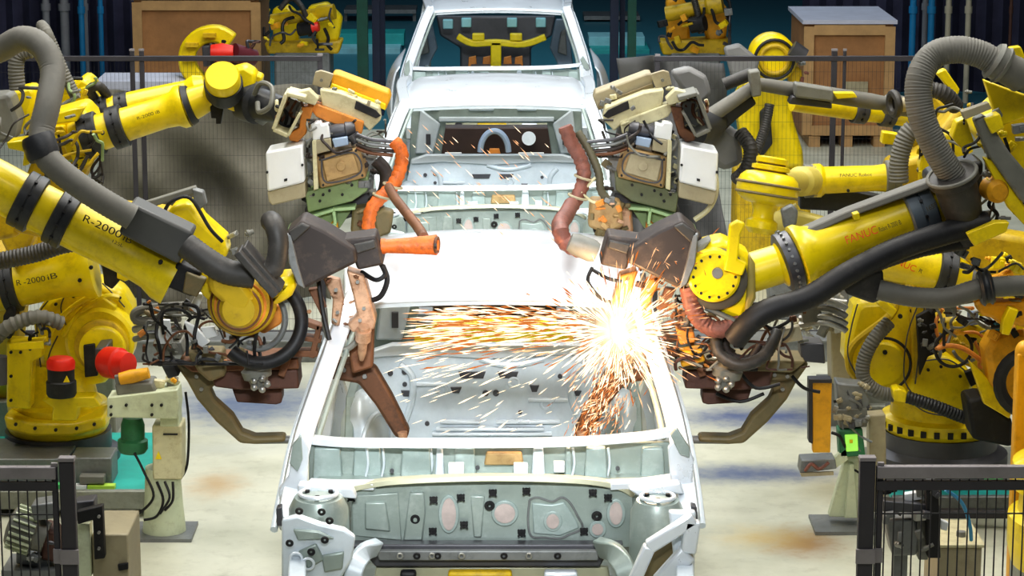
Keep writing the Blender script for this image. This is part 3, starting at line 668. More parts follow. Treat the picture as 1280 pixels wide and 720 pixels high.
for x in (590, 608, 634, 648): plate(r, 'orange_clamp', [(x-4, 72), (x+5, 70), (x+6, 84), (x-5, 84)], 26.2, .05, ORB, .005)
# ================================================================ spot welding guns
def lower_gun(mir, label):
    """big C-frame gun; drawn for the left side, mirrored about x=615 for the right"""
    X = (lambda x: 1230-x) if mir else (lambda x: x)
    def pp(pts): return [(X(p[0]),)+tuple(p[1:]) for p in pts]
    r = thing('spot_welding_gun', P(X(400), 480, 10), label, 'welding gun')
    # smoked cover boxes
    q = pp([(357, 292), (377, 275), (407, 289), (444, 312), (447, 328), (381, 361), (370, 356), (362, 330)])
    o = plate(r, 'cover_housing', q, 9.62, .2, BRN, .012)
    plate(o, 'cover_ridge', pp([(360, 291), (377, 279), (388, 284), (366, 304)]), 9.6, .03, HOSED, .006)
    plate(o, 'cover_edge', pp([(357, 292), (364, 294), (372, 330), (381, 361), (372, 356), (361, 330)]), 9.6, .03, SID, .004)
    q = pp([(426, 300), (470, 294), (480, 331), (447, 338), (440, 318)]); o = plate(r, 'front_cover', q, 9.68, .16, BRN, .01)
    plate(o, 'cover_ridge', pp([(441, 306), (468, 300), (471, 310), (446, 318)]), 9.665, .02, HOSED, .006)
    # boot
    if not mir:
        mb = MB(); mb.lathe(P(476, 308, 9.75), P(549, 306, 9.75), [(0, .028), (.06, .03), (.1, .026), (.55, .032), (.6, .034), (.85, .037), (.95, .04), (1, .028)], 20); o = mb.build('rubber_boot', ORA, r)
        mb = MB(); mb.torus(P(546, 306, 9.72), (1, -.25, 0), .026, .007); mb.build('boot_rim', BRB, o)
        MB().cyl(P(543, 307, 9.70), P(546, 307, 9.70), .014).build('boot_hole', BLK, o)
        mb = MB(); mb.tube(Ps([(486, 234, 11.2), (494, 248, 10.6), (505, 262, 10.2), (523, 285, 10), (530, 297, 9.8)]), .02, 12); mb.build('singed_hose', BRB, r)
    else:
        mb = MB(); mb.tube(Ps([(714, 256, 11.2), (708, 268, 10.5), (700, 282, 9.85), (706, 302, 9.8), (725, 312, 9.75), (742, 312, 9.72)]), .032, 14, rib=.06, pitch=.03); mb.build('rubber_boot', PNK, r)
        mb = MB(); mb.lathe(P(712, 302, 9.72), P(746, 316, 9.72), [(0, .034), (.2, .042), (.8, .044), (1, .036)], 18); mb.build('hose_collar', GRY, r)
    # copper jaw holder
    c1 = ORB if mir else COP
    o = plate(r, 'electrode_holder', pp([(433, 338), (455, 345), (462, 370), (470, 400), (468, 412), (440, 416), (434, 405), (447, 395), (440, 365)]), 9.75, .1, c1, .008)
    plate(o, 'clamp_plate', pp([(402, 345), (425, 350), (430, 375), (424, 408), (414, 405), (416, 375)]), 9.8, .05, c1, .006)
    plate(o, 'clamp_plate', pp([(385, 362), (398, 360), (408, 385), (404, 400)]), 9.82, .04, BRB, .004)
    bolts(o, pp([(447, 352), (455, 385), (450, 400), (420, 362), (422, 390)]), 9.74, 2.4, SIL)
    plate(r, 'shank', pp([(432, 412), (468, 405), (466, 460), (440, 468)]), 9.9, .08, BRB, .01)
    mb = MB(); mb.lathe(P(X(455), 408, 9.72), P(X(452), 450, 9.78), [(0, .022), (.1, .022), (.1, .03), (.4, .03), (.4, .02), (.8, .016), (1, .008)], 16); mb.build('electrode', COP, r)
    # straight arm reaching into the windshield opening
    arm = pp([(395, 446), (418, 450), (440, 450), (469, 459), (490, 495), (512, 540), (508, 550), (494, 547), (470, 508), (448, 480), (410, 474)])
    o = plate(r, 'upper_arm', arm, 10.02, .07, BRB if mir else mat('scorched_arm', (.13, .06, .03), .5, .2, var=.3, dirt=(.03, .02, .015), damt=.8), .012)
    bolts(o, pp([(430, 462), (456, 470)]), 10.01, 3, SID)
    mb = MB(); mb.cyl(P(X(503), 540, 10.0), P(X(505), 556, 10.0), .02, .012); mb.build('electrode_tip', COP, o)
    # open bracket and rails on the outside
    br = plate(r, 'side_bracket', pp([(372, 400), (380, 398), (366, 440), (358, 442)]), 9.95, .1, BRB, .004); br2 = MB()
    for a, b, w in (((376, 400), (400, 408), 7), ((374, 420), (402, 424), 6), ((366, 440), (398, 440), 8), ((400, 405), (390, 445), 7), ((362, 440), (352, 468), 9)): br2.pbar((X(a[0]), a[1], 9.98), (X(b[0]), b[1], 9.98), w, .07)
    br2.build('open_frame', BRB, r, .003)
    plate(r, 'body_rail', pp([(262, 462), (372, 462), (374, 486), (300, 488), (268, 484)]), 10.0, .18, RUST, .008)
    plate(r, 'body_rail', pp([(290, 486), (352, 486), (352, 504), (345, 506), (296, 503)]), 10.1, .12, RUST, .006)
    plate(r, 'top_rail', pp([(222, 452), (372, 448), (374, 462), (240, 466)]), 9.98, .2, BRB if not mir else OLI, .008)
    # C shaped yoke passing below
    yk = pp([(218, 455), (238, 452), (276, 456), (278, 478), (262, 486), (268, 500), (290, 520), (302, 540), (318, 546), (356, 545), (357, 553), (318, 556), (300, 555), (270, 528), (246, 500), (234, 478)])
    o = plate(r, 'yoke', yk, 10.05, .08, OLI, .014)
    bolts(o, pp([(246, 470), (262, 468), (252, 486)]), 10.04, 2.6, SIL)
    mb = MB(); mb.cyl(P(X(318), 550, 10.09), P(X(392), 549, 10.09), .016); mb.build('yoke_bar', SID, o)
    # cylinder cluster
    mb = MB(); mb.lathe(P(X(318), 452, 9.85), P(X(325), 484, 9.85), [(0, .04), (.2, .045), (.3, .06), (.6, .055), (.65, .04), (1, .03)], 16); mb.build('pneumatic_cylinder', GRY, r)
    for i in range(5):
        a = 2*PI*i/5; mb = MB(); mb.ball(P(X(325)+9*math.cos(a), 480+7*math.sin(a), 9.8), .014); mb.build('knob', SIL, r)
    return r
g1 = lower_gun(False, 'large smoked-brown welding gun with smooth orange boot, at the left front pillar')
g2 = lower_gun(True, 'large smoked-brown welding gun at the right front pillar, throwing the sparks')
# left gun machinery (inverter, pipes) hanging off its tail
G1x = (165, 375, 300, 450)
plate(g1, 'white_plate', [(202, 400), (212, 400), (216, 430), (192, 430)], 9.9, .02, WHT, .003); plate(g1, 'white_plate', [(230, 402), (245, 410), (262, 428), (250, 436), (238, 425)], 9.85, .03, WHT, .003)
plate(g1, 'white_plate', [(250, 410), (268, 408), (272, 420), (258, 424)], 9.83, .02, WHT, .003); plate(g1, 'white_plate', [(236, 384), (246, 366), (254, 368), (246, 392)], 9.86, .03, WHT, .003)
for a, b in ((392, 5), (402, 4), (412, 5), (424, 4)): mb = MB(); mb.tube(Ps([(168, a, 10.1), (190, a-4, 10.05), (225, a-3, 10.0)]), b*.003, 10); mb.build('pipe', SIL if b == 5 else GRY, g1)
mb = MB(); mb.tube(Ps([(236, 382, 10), (200, 384, 10), (174, 388, 10), (168, 396, 10), (176, 402, 10), (200, 402, 10)]), .018, 10); mb.build('grey_pipe', HOSE, g1)
plate(g1, 'manifold', [(190, 430), (226, 428), (230, 444), (200, 446)], 9.95, .15, GRY, .006); plate(g1, 'mount_block', [(196, 446), (212, 446), (224, 470), (210, 474)], 10.0, .08, CAD, .006)
plate(g1, 'gearcase', [(232, 440), (278, 440), (282, 470), (262, 478), (248, 466)], 9.92, .12, OLI, .01)
cables(g1, 40, (180, 380, 330, 455), 9.72, 9.95, [BLK, HOSED, GRY, BRB, BLK], seed=3); fittings(g1, 54, (170, 375, 335, 455), 9.78, 10.0, [SIL, GRY, ORB, SID, CAD, OLI, BRB, SIL], seed=4, size=(3, 11))
mb = MB(); c = P(326, 402, 9.8); mb.tube([c+V((.155*math.cos(a)+.0, .05*math.sin(a), .15*math.sin(a))) for a in [math.radians(t) for t in range(60, -150, -15)]], .026, 14); mb.build('black_hose', BLK, g1)
mb = MB(); c = P(322, 398, 9.86); mb.tube([c+V((.105*math.cos(a), .0, .12*math.sin(a))) for a in [math.radians(t) for t in range(80, -120, -15)]], .012, 10); mb.build('black_hose', SID, g1)
plate(g1, 'orange_block', [(318, 388), (350, 380), (352, 405), (330, 418), (316, 412)], 9.9, .08, ORB, .01)
for pts, w in (([(452, 340, 9.8), (470, 350, 9.75), (482, 342, 9.75), (476, 330, 9.75)], 3), ([(478, 332, 9.8), (484, 350, 9.78), (476, 370, 9.78), (462, 376, 9.8)], 3.5), ([(405, 385, 9.8), (410, 420, 9.8), (430, 437, 9.8), (448, 425, 9.8)], 4), ([(398, 350, 9.8), (404, 390, 9.75), (412, 425, 9.72)], 3)):
    mb = MB(); mb.tube(Ps(pts), w*.003, 8); mb.build('cable', BLK if w < 4 else GRY, g1)
# right gun machinery
plate(g2, 'manifold', [(1000, 368), (1022, 372), (1030, 402), (1004, 405)], 10.0, .12, GRY, .006); plate(g2, 'mount_block', [(1000, 428), (1030, 430), (1032, 455), (1002, 452)], 10.05, .12, CAD, .006)
plate(g2, 'pierced_plate', [(975, 412), (1000, 408), (1004, 425), (978, 430)], 9.9, .05, BEI, .004)
for y in (378, 388, 398, 406): mb = MB(); mb.tube(Ps([(1000, y, 10.05), (1030, y-3, 10.0), (1052, y+4, 10.0), (1058, y+8, 10)]), .012, 10); mb.build('pipe', SIL if y % 4 else GRY, g2)
for pts, w, m in (([(860, 358, 9.7), (866, 385, 9.7), (880, 405, 9.7), (902, 412, 9.7), (925, 400, 9.75)], 11, PNK), ([(896, 408, 9.8), (898, 440, 9.75), (925, 456, 9.72), (955, 445, 9.75), (972, 415, 9.85)], 8, HOSED),
                  ([(905, 420, 9.8), (912, 442, 9.8), (935, 448, 9.8), (950, 430, 9.8)], 5, BRN)):
    hose(g2, pts, w, m, 'cable_hose', .05, .02)
cables(g2, 38, (845, 370, 990, 462), 9.76, 9.98, [BLK, HOSED, BRB, GRY, RUST], seed=8); fittings(g2, 54, (845, 375, 1010, 460), 9.8, 10.0, [SID, GRY, ORB, RUST, BRB, CAD, OLI, SIL], seed=9, size=(3, 12))
fittings(g2, 26, (798, 335, 860, 440), 9.7, 9.9, [BRB, ORB, RUST, COP, CAD], seed=10, size=(3, 12)); fittings(g1, 12, (385, 345, 470, 410), 9.7, 9.9, [COP, BRB, SIL, COP], seed=11, size=(3, 9))
plate(g2, 'orange_block', [(845, 412), (868, 416), (870, 428), (850, 432)], 9.8, .08, ORB, .008); plate(g2, 'yellow_block', [(850, 440), (878, 436), (882, 452), (852, 460)], 9.82, .08, AMB, .008)
for pts in ([(925, 465, 9.9), (945, 485, 9.9), (975, 480, 9.9)], [(895, 492, 10), (925, 502, 10), (955, 492, 10)], [(740, 335, 9.8), (735, 352, 9.75), (750, 372, 9.75), (765, 378, 9.8)], [(742, 338, 9.8), (760, 348, 9.75), (778, 352, 9.75)], [(990, 470, 10), (1005, 485, 10), (1025, 490, 10)]):
    mb = MB(); mb.tube(Ps(pts), .007, 8); mb.build('cable', BLK, g2)
# ---- the two upper guns beside the second car
def upper_gun(mir, label):
    X = (lambda x: 1230-x) if mir else (lambda x: x); Y = 11.6
    def pp(pts): return [(X(p[0]),)+tuple(p[1:]) for p in pts]
    r = thing('spot_welding_gun', P(X(420), 300, Y), label, 'welding gun')
    o = plate(r, 'control_box', pp([(332, 190), (378, 181), (381, 228), (334, 240)]), Y-.25, .2, WHT, .01)
    plate(o, 'box_base', pp([(334, 240), (381, 228), (382, 247), (340, 257), (336, 252)]), Y-.24, .18, BEI, .006)
    plate(o, 'latch', pp([(355, 224), (359, 223), (359, 226), (355, 227)]), Y-.256, .01, BLK, 0); bolts(o, pp([(334, 215), (378, 206)]), Y-.25, 1.6)
    if mir: mb = MB(); mb.tube(Ps([(889, 205, Y-.2), (895, 225, Y-.2), (894, 245, Y-.2), (885, 262, Y-.2), (868, 275, Y-.2)]), .012, 8); mb.build('guard_bar', CRM, o)
    # transformer
    t = plate(r, 'transformer', pp([(394, 196), (448, 184), (458, 222), (400, 236)]), Y-.2, .2, TAN, .01)
    plate(t, 'cast_face', pp([(402, 200), (442, 191), (450, 216), (408, 228)]), Y-.215, .02, BEI if mir else TAN, .006)
    bolts(t, pp([(400, 199), (445, 188), (453, 219), (404, 231)]), Y-.205, 1.5); disc(t, 'terminal_ring', pp([(426, 208)])[0], Y-.222, 6, .02, TAN if not mir else BEI); seams(t, [pp([(402, 200), (442, 191), (450, 216), (408, 228), (402, 200)])], Y-.216, .004)
    o = plate(r, 'transformer_clamp', pp([(390, 176), (395, 175), (398, 236), (392, 238)]), Y-.22, .2, CRM, .003)
    s = plate(r, 'servo_block', pp([(389, 155), (400, 153), (402, 157), (410, 155), (413, 172), (391, 176)]), Y-.2, .12, WHT, .004)
    plate(s, 'terminal_box', pp([(392, 176), (413, 173), (415, 188), (395, 193)]), Y-.21, .12, BEI, .004)
    plate(s, 'blue_connector', pp([(415, 174), (434, 171), (436, 181), (418, 185)]), Y-.2, .1, mat('pale_blue_block', (.35, .45, .6), .5), .004)
    mb = MB(); mb.lathe(P(X(412), 165, Y-.15), P(X(444), 160, Y-.15), [(0, .028), (.3, .032), (.6, .028), (.65, .034), (.9, .03), (1, .02)], 16); mb.build('coupling', CAD, s)
    mb = MB(); mb.cyl(P(X(440), 168, Y-.17), P(X(446), 178, Y-.17), .03, .02); mb.build('elbow', CAD, s)
    # green plates
    gp = plate(r, 'green_plate', pp([(381, 240), (392, 237), (460, 220), (460, 238), (440, 252), (385, 266)]), Y-.12, .14, GRN if not mir else mat('olive_green_plate', (.2, .22, .12), .5, var=.2, dirt=(.1, .09, .05), damt=.5), .005)
    bolts(gp, pp([(392, 243), (400, 251), (412, 238), (428, 243), (440, 231), (404, 243)]), Y-.125, 1.8)
    mb = MB()
    LG = mat('light_green_frame', (.4, .58, .3), .5, var=.12, dirt=(.15, .2, .1), damt=.3)
    for a, b, w in (((380, 272), (418, 260), 4), ((418, 260), (445, 258), 4), ((418, 262), (420, 278), 4), ((380, 272), (362, 285), 5), ((420, 278), (412, 284), 5)): mb.pbar((X(a[0]), a[1], Y-.1), (X(b[0]), b[1], Y-.1), w, .1)
    mb.build('green_frame', LG, r, .003)
    plate(r, 'green_web', pp([(384, 272), (418, 262), (440, 262), (425, 285), (385, 285)]), Y-.04, .03, GRN, .003)
    plate(r, 'amber_bracket', pp([(416, 277), (422, 279), (424, 296), (405, 290)]), Y-.12, .05, AMB if not mir else ORB, .004)
    # tail frame and rails toward the robot
    mb = MB()
    fr = [(346, 165), (358, 117), (366, 114), (372, 120), (352, 164)]
    for a, b, w in (((344, 158), (360, 114), 5), ((344, 158), (362, 166), 5), ((360, 114), (384, 120), 5), ((362, 166), (377, 138), 4)): mb.pbar((X(a[0]), a[1], Y-.15), (X(b[0]), b[1], Y-.15), w, .2)
    mb.build('tail_frame', CRM if not mir else GRY, r, .004)
    plate(r, 'inner_plate', pp([(350, 152), (362, 122), (382, 130), (376, 150), (364, 160)]), Y-.05, .05, GRY, .004)
    plate(r, 'rail_bracket', pp([(377, 134), (392, 133), (382, 168), (372, 178), (362, 176), (360, 168), (374, 160)]), Y-.14, .08, ORB if not mir else BRB, .005)
    plate(r, 'slide_rail', pp([(384, 130), (396, 130), (455, 152), (452, 168), (440, 164), (395, 146)]), Y-.12, .1, ORB if not mir else CRM, .006)
    plate(r, 'slide_cover', pp([(400, 112), (425, 116), (474, 135), (476, 150), (462, 164), (450, 152), (402, 132)]), Y-.1, .12, CRM, .006)
    plate(r, 'black_slot', pp([(445, 126), (470, 138), (476, 145), (470, 148), (443, 136)]), Y-.11, .02, BLK, .002)
    b_ = plate(r, 'beam_cover', pp([(415, 92), (422, 92), (486, 116), (488, 124), (482, 138), (414, 110)]), Y+.02, .15, AMB if not mir else BEI, .008)
    plate(b_, 'beam_edge', pp([(414, 104), (482, 130), (482, 138), (412, 111)]), Y+.0, .02, YEL if not mir else OLI, .003)
    plate(r, 'square_plate', pp([(394, 90), (401, 88), (417, 93), (410, 112), (390, 106)]), Y-.02, .03, BEI, .003)
    bolts(r, pp([(402, 100)]), Y-.03, 2.2, GRY)
    plate(r, 'valve_block', pp([(368, 116), (386, 112), (398, 124), (394, 132), (372, 126)]), Y-.16, .08, CRM, .005)
    cables(r, 14, (346, 120, 382, 165) if not mir else (848, 120, 884, 165), Y-.12, Y-.02, [GRY, BLK, CRM, BRB], seed=21+mir, loop=12)
    cables(r, 16, (384, 150, 482, 196) if not mir else (748, 150, 846, 196), Y-.24, Y-.12, [BLK, HOSED, BRN, GRY], r=(1, 2.2), seed=31+mir, loop=16)
    fittings(r, 20, (372, 110, 480, 180) if not mir else (750, 110, 858, 180), Y-.14, Y+.02, [SIL, GRY, CRM, SID, BEI], seed=41+mir, size=(4, 10))
    fittings(r, 14, (380, 190, 396, 250) if not mir else (834, 190, 850, 250), Y-.14, Y-.05, [SIL, SID, CRM, BLK], seed=43+mir, size=(4, 9))
    fittings(r, 16, (436, 200, 478, 290) if not mir else (752, 200, 794, 290), Y-.16, Y, [OLI, SID, BRN, BRB, GRY], seed=45+mir, size=(6, 14))
    # leads running to the front and the scorched sleeve
    for k, (y0, y1) in enumerate(((172, 178), (178, 184), (184, 189), (189, 194))):
        mb = MB(); mb.tube(Ps(pp([(446, y0-4, Y-.2), (462, y0+2, Y-.22), (480, y0+4, Y-.22), (500-k*3, y1, Y-.22)])), .0085, 8); mb.build('lead', [CAD, SID, BRN, BRB][k], r)
    sl = [(492, 176, Y-.25), (502, 190, Y-.25), (500, 212, Y-.25), (491, 232, Y-.27), (478, 245, Y-.3), (464, 262, Y-.32), (460, 288, Y-.34)]
    if mir: sl = [(706, 158, Y-.25), (714, 178, Y-.25), (726, 200, Y-.25), (730, 222, Y-.27), (722, 246, Y-.3), (712, 262, Y-.32)]
    mb = MB(); mb.tube(Ps(sl), .029 if not mir else .031, 14, rib=.07, pitch=.03); sv = mb.build('protective_sleeve', ORA if not mir else PNK, r)
    for q in (sl[3], sl[4]) : mb = MB(); mb.torus(P(*q), (.3, 0, 1), .04, .006); mb.build('cable_tie', BEI, sv)
    plate(r, 'side_motor', pp([(466, 270), (478, 262), (492, 266), (488, 292), (472, 298)]), Y-.2, .1, OLI if not mir else BRN, .012)
    plate(r, 'cast_knuckle', pp([(440, 262), (462, 258), (468, 290), (448, 300), (438, 290)]), Y-.1, .12, OLI if not mir else COP, .012)
    if mir:
        plate(r, 'bronze_knuckle', [(738, 250), (776, 252), (780, 282), (760, 294), (735, 284)], Y-.25, .12, TAN, .014)
        fittings(r, 16, (736, 250, 780, 295), Y-.32, Y-.24, [TAN, ORB, COP, SID, OLI], seed=77, size=(4, 12)); hose(r, [(722, 165, Y-.2), (735, 185, Y-.22), (748, 215, Y-.24), (752, 240, Y-.24), (770, 258, Y-.24)], 5, mat('olive_conduit', (.12, .11, .07), .5), rib=.08, pitch=.02)
        for pts in ([(722, 248, Y-.3), (735, 232, Y-.3), (744, 222, Y-.3)], [(726, 240, Y-.32), (740, 252, Y-.3), (752, 254, Y-.3)]): MB().tube(Ps(pts), .006, 6).build('cable_tie', CRM, r)
    else:
        mb = MB(); mb.tube(Ps([(470, 200, Y-.1), (482, 215, Y-.1), (480, 240, Y-.1), (465, 255, Y-.1)]), .03, 12); mb.build('shadowed_hose', BRN, r)
    # fill behind: dark gearbox
    plate(r, 'gearbox', pp([(398, 240), (455, 228), (470, 262), (430, 275), (384, 276), (380, 262)]), Y+.05, .15, CAD, .01)
    plate(r, 'base_plate', pp([(380, 178), (400, 168), (440, 190), (470, 196), (466, 240), (384, 262)]), Y+.02, .06, SID, .01)
    return r
g3 = upper_gun(False, 'welding gun with orange corrugated sleeve and white control box, left of the second car')
g4 = upper_gun(True, 'welding gun with pinkish singed sleeve and white control box, right of the second car')
# ================================================================ robots
G_ROB = 'yellow industrial welding robots around the car line'
def robot(px, py, Y, label):
    p = P(px, py, Y); return thing('industrial_robot', (p.x, Y, 0), label, 'robot', G_ROB)
def pedestal(r, px, Y, zt, w=.62, m=PLT):
    x = P(px, 400, Y).x; mb = MB(); mb.box((x, Y, zt/2), (w, w, zt)); mb.box((x, Y, .015), (w*1.25, w*1.25, .03)); return mb.build('pedestal', m, r, .01)
def body(r, px, Y, zb, zt, R, m=YEL):
    """rotating base: slewing ring and turret"""
    x = P(px, 400, Y).x; c = V((x, Y, 0))
    mb = MB(); mb.lathe(c+V((0, 0, zb)), c+V((0, 0, zt)), [(0, R*.95), (.08, R), (.2, R), (.22, R*.9), (.3, R*.88), (.32, R*.97), (.42, R*.97), (.46, R*.8), (.8, R*.72), (1, R*.5)], 40)
    return mb.build('turret', m, r)
# ---- R1: front left, arm over the left front pillar
a, b = (-60, 203, 9.7), (218, 346, 9.7)
r1 = robot(-120, 400, 9.9, 'yellow robot nearest on the left, long forearm with grey hose')
px_lathe(r1, 'forearm', a, b, [(0, 34), (.1, 32), (.6, 30), (.8, 28), (.9, 31), (.95, 37), (1, 38)], YEL, 34)
band(r1, a, b, .30, .385, 37); band(r1, a, b, .455, .535, 36)
text('R-2000', (103, 276), (150, 298), 9.6, 9, TXB, r1); text('iB', (153, 300), (163, 305), 9.6, 8, TXB, r1); text('125L', (140, 303), (153, 309), 9.6, 4, TXB, r1)
bolts(r1, [(201, 327), (183, 300)], 9.6, 3)
plate(r1, 'hose_guard', [(163, 253), (241, 291), (223, 331), (148, 292)], 9.52, .16, mat('slate_cover', (.085, .085, .08), .5, var=.15), .012)
plate(r1, 'wrist_coupling', [(221, 328), (252, 340), (240, 372), (206, 358)], 9.6, .2, BLK, .01); plate(r1, 'coupling_flange', [(232, 340), (258, 350), (246, 372), (228, 366)], 9.58, .05, OLI, .006)
wr = plate(r1, 'wrist_housing', [(240, 345), (262, 338), (300, 348), (335, 368), (350, 345), (372, 350), (366, 372), (340, 385), (325, 404), (280, 400), (252, 370)], 9.66, .2, YEL, .03)
A = (305, 372, 9.78); B = (298, 388, 9.5)
px_lathe(r1, 'wrist_drum', A, B, [(0, 36), (.15, 43), (.35, 44), (.42, 40), (.45, 36), (.6, 36), (.64, 33), (.68, 29), (.82, 29), (.86, 25), (1, 20)], YEL2, 40)
for t, rr, m in ((.44, 38, BRB), (.66, 31, ORB), (.85, 26, BRB)): MB().torus(P(*lerp3(A, B, t)), P(*B)-P(*A), rr*K(9.6), .006, 36).build('seal_ring', m, r1)
plate(r1, 'wrist_arm', [(258, 338), (300, 350), (318, 372), (310, 392), (290, 390), (262, 366)], 9.5, .12, YEL2, .02)
hose(r1, [(-30, 75, 9.9), (0, 62, 9.85), (28, 48, 9.8), (52, 58, 9.75), (66, 88, 9.7), (60, 130, 9.6), (52, 165, 9.55), (56, 192, 9.5), (78, 216, 9.48), (120, 246, 9.48), (165, 272, 9.5)], 15.5, HOSE, rib=.02)
hose(r1, [(232, 306, 9.52), (258, 325, 9.5), (285, 340, 9.5), (318, 345, 9.52)], 16, HOSED, rib=.02)
pl_ = MB(); pl_.pbar((298, 312, 9.45), (346, 366, 9.45), 9, .14); pl_.pbar((305, 306, 9.5), (352, 360, 9.5), 8, .14); pl_.build('clamp_plate', HOSED, r1, .004)
hose(r1, [(322, 348, 9.5), (342, 335, 9.5), (348, 305, 9.5), (343, 282, 9.52), (338, 276, 9.6)], 13, HOSED, rib=.02)
px_lathe(r1, 'hose_collar', (46, 170, 9.52), (56, 198, 9.5), [(0, 19), (.2, 21), (.8, 21), (1, 19)], BND)
o = plate(r1, 'hose_bracket', [(8, 178), (36, 174), (44, 182), (36, 206), (28, 208), (30, 190), (10, 186)], 9.5, .12, YEL, .006)
plate(r1, 'upper_arm_link', [(-120, 120), (-60, 150), (-30, 230), (-60, 280), (-160, 250)], 9.75, .3, YEL, .03)
body(r1, -150, 10.2, .3, 1.3, .38); pedestal(r1, -150, 10.2, .3)
MB().bar(P(-120, 240, 9.95), V((P(-150, 400, 10.2).x, 10.2, 1.2)), .3, .25).build('lower_arm', YEL, r1, .03)
# ---- L2 : arm carrying the upper left gun
def shoulder_cluster(r, X, Y, pts_arm, seed):
    pass
a, b = (92, 176, 12.0), (232, 132, 12.0)
r2 = robot(30, 400, 12.3, 'yellow robot carrying the upper left welding gun by its round wrist')
px_lathe(r2, 'forearm', a, b, [(0, 22), (.1, 24), (.5, 21), (.8, 20), (.9, 22), (.95, 27), (1, 27)], YEL, 32)
band(r2, a, b, .08, .24, 28); band(r2, a, b, .33, .46, 27)
text('R-2000 iB', (172, 150), (200, 141), 11.88, 4, TXB, r2)
px_lathe(r2, 'wrist_collar', (234, 132, 12), (254, 125, 12), [(0, 26), (.3, 24), (.4, 17), (1, 17)], BND)
px_lathe(r2, 'wrist_neck', (232, 133, 12), (262, 120, 12), [(0, 22), (1, 17)], YEL)
o = plate(r2, 'wrist_housing', [(255, 100), (270, 92), (305, 82), (320, 92), (318, 112), (308, 145), (296, 142), (268, 130), (252, 122)], 11.9, .16, YEL, .018)
px_lathe(r2, 'wrist_ring', (281, 118, 11.86), (279, 103, 11.78), [(0, 21), (.3, 24), (1, 24)], BLK); px_lathe(r2, 'wrist_cap', (279.2, 105, 11.79), (277.5, 94, 11.73), [(0, 22), (.8, 22), (1, 20)], YEL, 36)
plate(r2, 'wrist_fork', [(308, 88), (328, 96), (326, 108), (308, 128), (300, 120)], 11.98, .12, YEL, .01)
px_lathe(r2, 'tool_flange', (304, 124, 12), (352, 138, 11.8), [(0, 20), (.1, 26), (.4, 26), (.45, 20), (.8, 18), (1, 16)], BND)
mb = MB(); mb.tube(Ps([(318, 118, 11.85), (326, 104, 11.8), (340, 110, 11.75), (338, 132, 11.7), (324, 140, 11.75), (322, 128, 11.8)]), .012, 8); mb.build('cable', GRY, r2)
px_lathe(r2, 'gun_mount', (318, 148, 11.95), (340, 120, 11.95), [(0, 14), (.5, 18), (1, 12)], SID)
plate(r2, 'hanging_sensor', [(262, 128), (280, 132), (276, 155), (270, 155), (270, 148), (264, 148)], 11.95, .05, BLK, .003)
o = plate(r2, 'elbow_housing', [(58, 144), (100, 132), (112, 145), (118, 165), (112, 182), (96, 190), (64, 158)], 12.02, .3, YEL, .02)
plate(o, 'bracket', [(60, 145), (92, 136), (106, 134), (96, 152), (62, 156)], 11.9, .06, YEL, .006)
for k in range(5): plate(r2, 'ribbed_casting', [(62+8*k, 160+9*k), (78+8*k, 158+9*k), (86+7*k, 172+9*k), (70+7*k, 176+9*k)], 11.95, .1, YEL, .006)
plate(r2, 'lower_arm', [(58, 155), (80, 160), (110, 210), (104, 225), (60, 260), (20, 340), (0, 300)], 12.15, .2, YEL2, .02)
plate(r2, 'counterweight_arm', [(8, 115), (38, 108), (45, 118), (34, 160), (28, 170), (6, 165)], 12.1, .2, YEL, .02)
plate(r2, 'rear_casting', [(-20, 120), (10, 118), (22, 150), (16, 178), (-20, 180)], 11.9, .2, GRY, .02)
hose(r2, [(22, 112, 11.9), (20, 85, 11.9), (24, 68, 11.9), (40, 62, 11.9)], 10, HOSE)
cables(r2, 22, (58, 165, 128, 228), 11.75, 11.98, [BLK, GRN, YEL2, BRN, HOSED], seed=51); fittings(r2, 12, (20, 110, 112, 205), 11.8, 12.0, [SIL, GRY, YEL2, SID], seed=52)
cables(r2, 8, (0, 110, 60, 200), 11.7, 11.9, [GRY, HOSED, BRN], seed=53)
pedestal(r2, -20, 13.2, .3, .4); MB().bar(V((P(-20, 300, 13.2).x, 13.2, .3)), P(10, 300, 12.5), .25, .2).build('lower_column', YEL2, r2, .02)
# ---- L3 : arm just behind L2
a, b = (100, 148, 12.8), (236, 116, 12.8)
r3 = robot(70, 400, 13, 'yellow robot whose forearm runs just behind the upper left forearm')
px_lathe(r3, 'forearm', a, b, [(0, 18), (.6, 18), (1, 16)], YEL)
band(r3, a, b, .16, .28, 21); band(r3, a, b, .34, .46, 20)
plate(r3, 'elbow_housing', [(66, 112), (92, 106), (100, 96), (112, 102), (118, 118), (122, 140), (96, 150), (60, 138)], 12.85, .25, YEL, .02)
plate(r3, 'bracket', [(66, 108), (96, 106), (86, 118), (66, 120)], 12.75, .06, YEL, .004); plate(r3, 'bracket', [(98, 112), (114, 106), (116, 118), (106, 126)], 12.75, .06, YEL, .004)
hose(r3, [(95, 122, 12.7), (82, 95, 12.7), (68, 62, 12.7), (58, 40, 12.7), (52, 32, 12.8)], 7, HOSE); hose(r3, [(120, 126, 12.8), (112, 112, 12.75), (124, 108, 12.75), (134, 120, 12.8)], 6, HOSED)
cables(r3, 8, (70, 98, 120, 140), 12.65, 12.8, [BLK, GRY, GRN], seed=55, loop=12)
px_lathe(r3, 'wrist', (236, 116, 12.8), (258, 108, 12.8), [(0, 16), (.5, 19), (1, 14)], YEL)
plate(r3, 'lower_arm', [(60, 138), (100, 150), (80, 240), (70, 330), (30, 330), (40, 220)], 12.95, .2, YEL2, .02); pedestal(r3, 100, 13.55, .6, .4); MB().bar(P(60, 310, 13.05), V((P(100, 300, 13.55).x, 13.55, .6)), .18, .18).build('lower_column', YEL2, r3, .02)
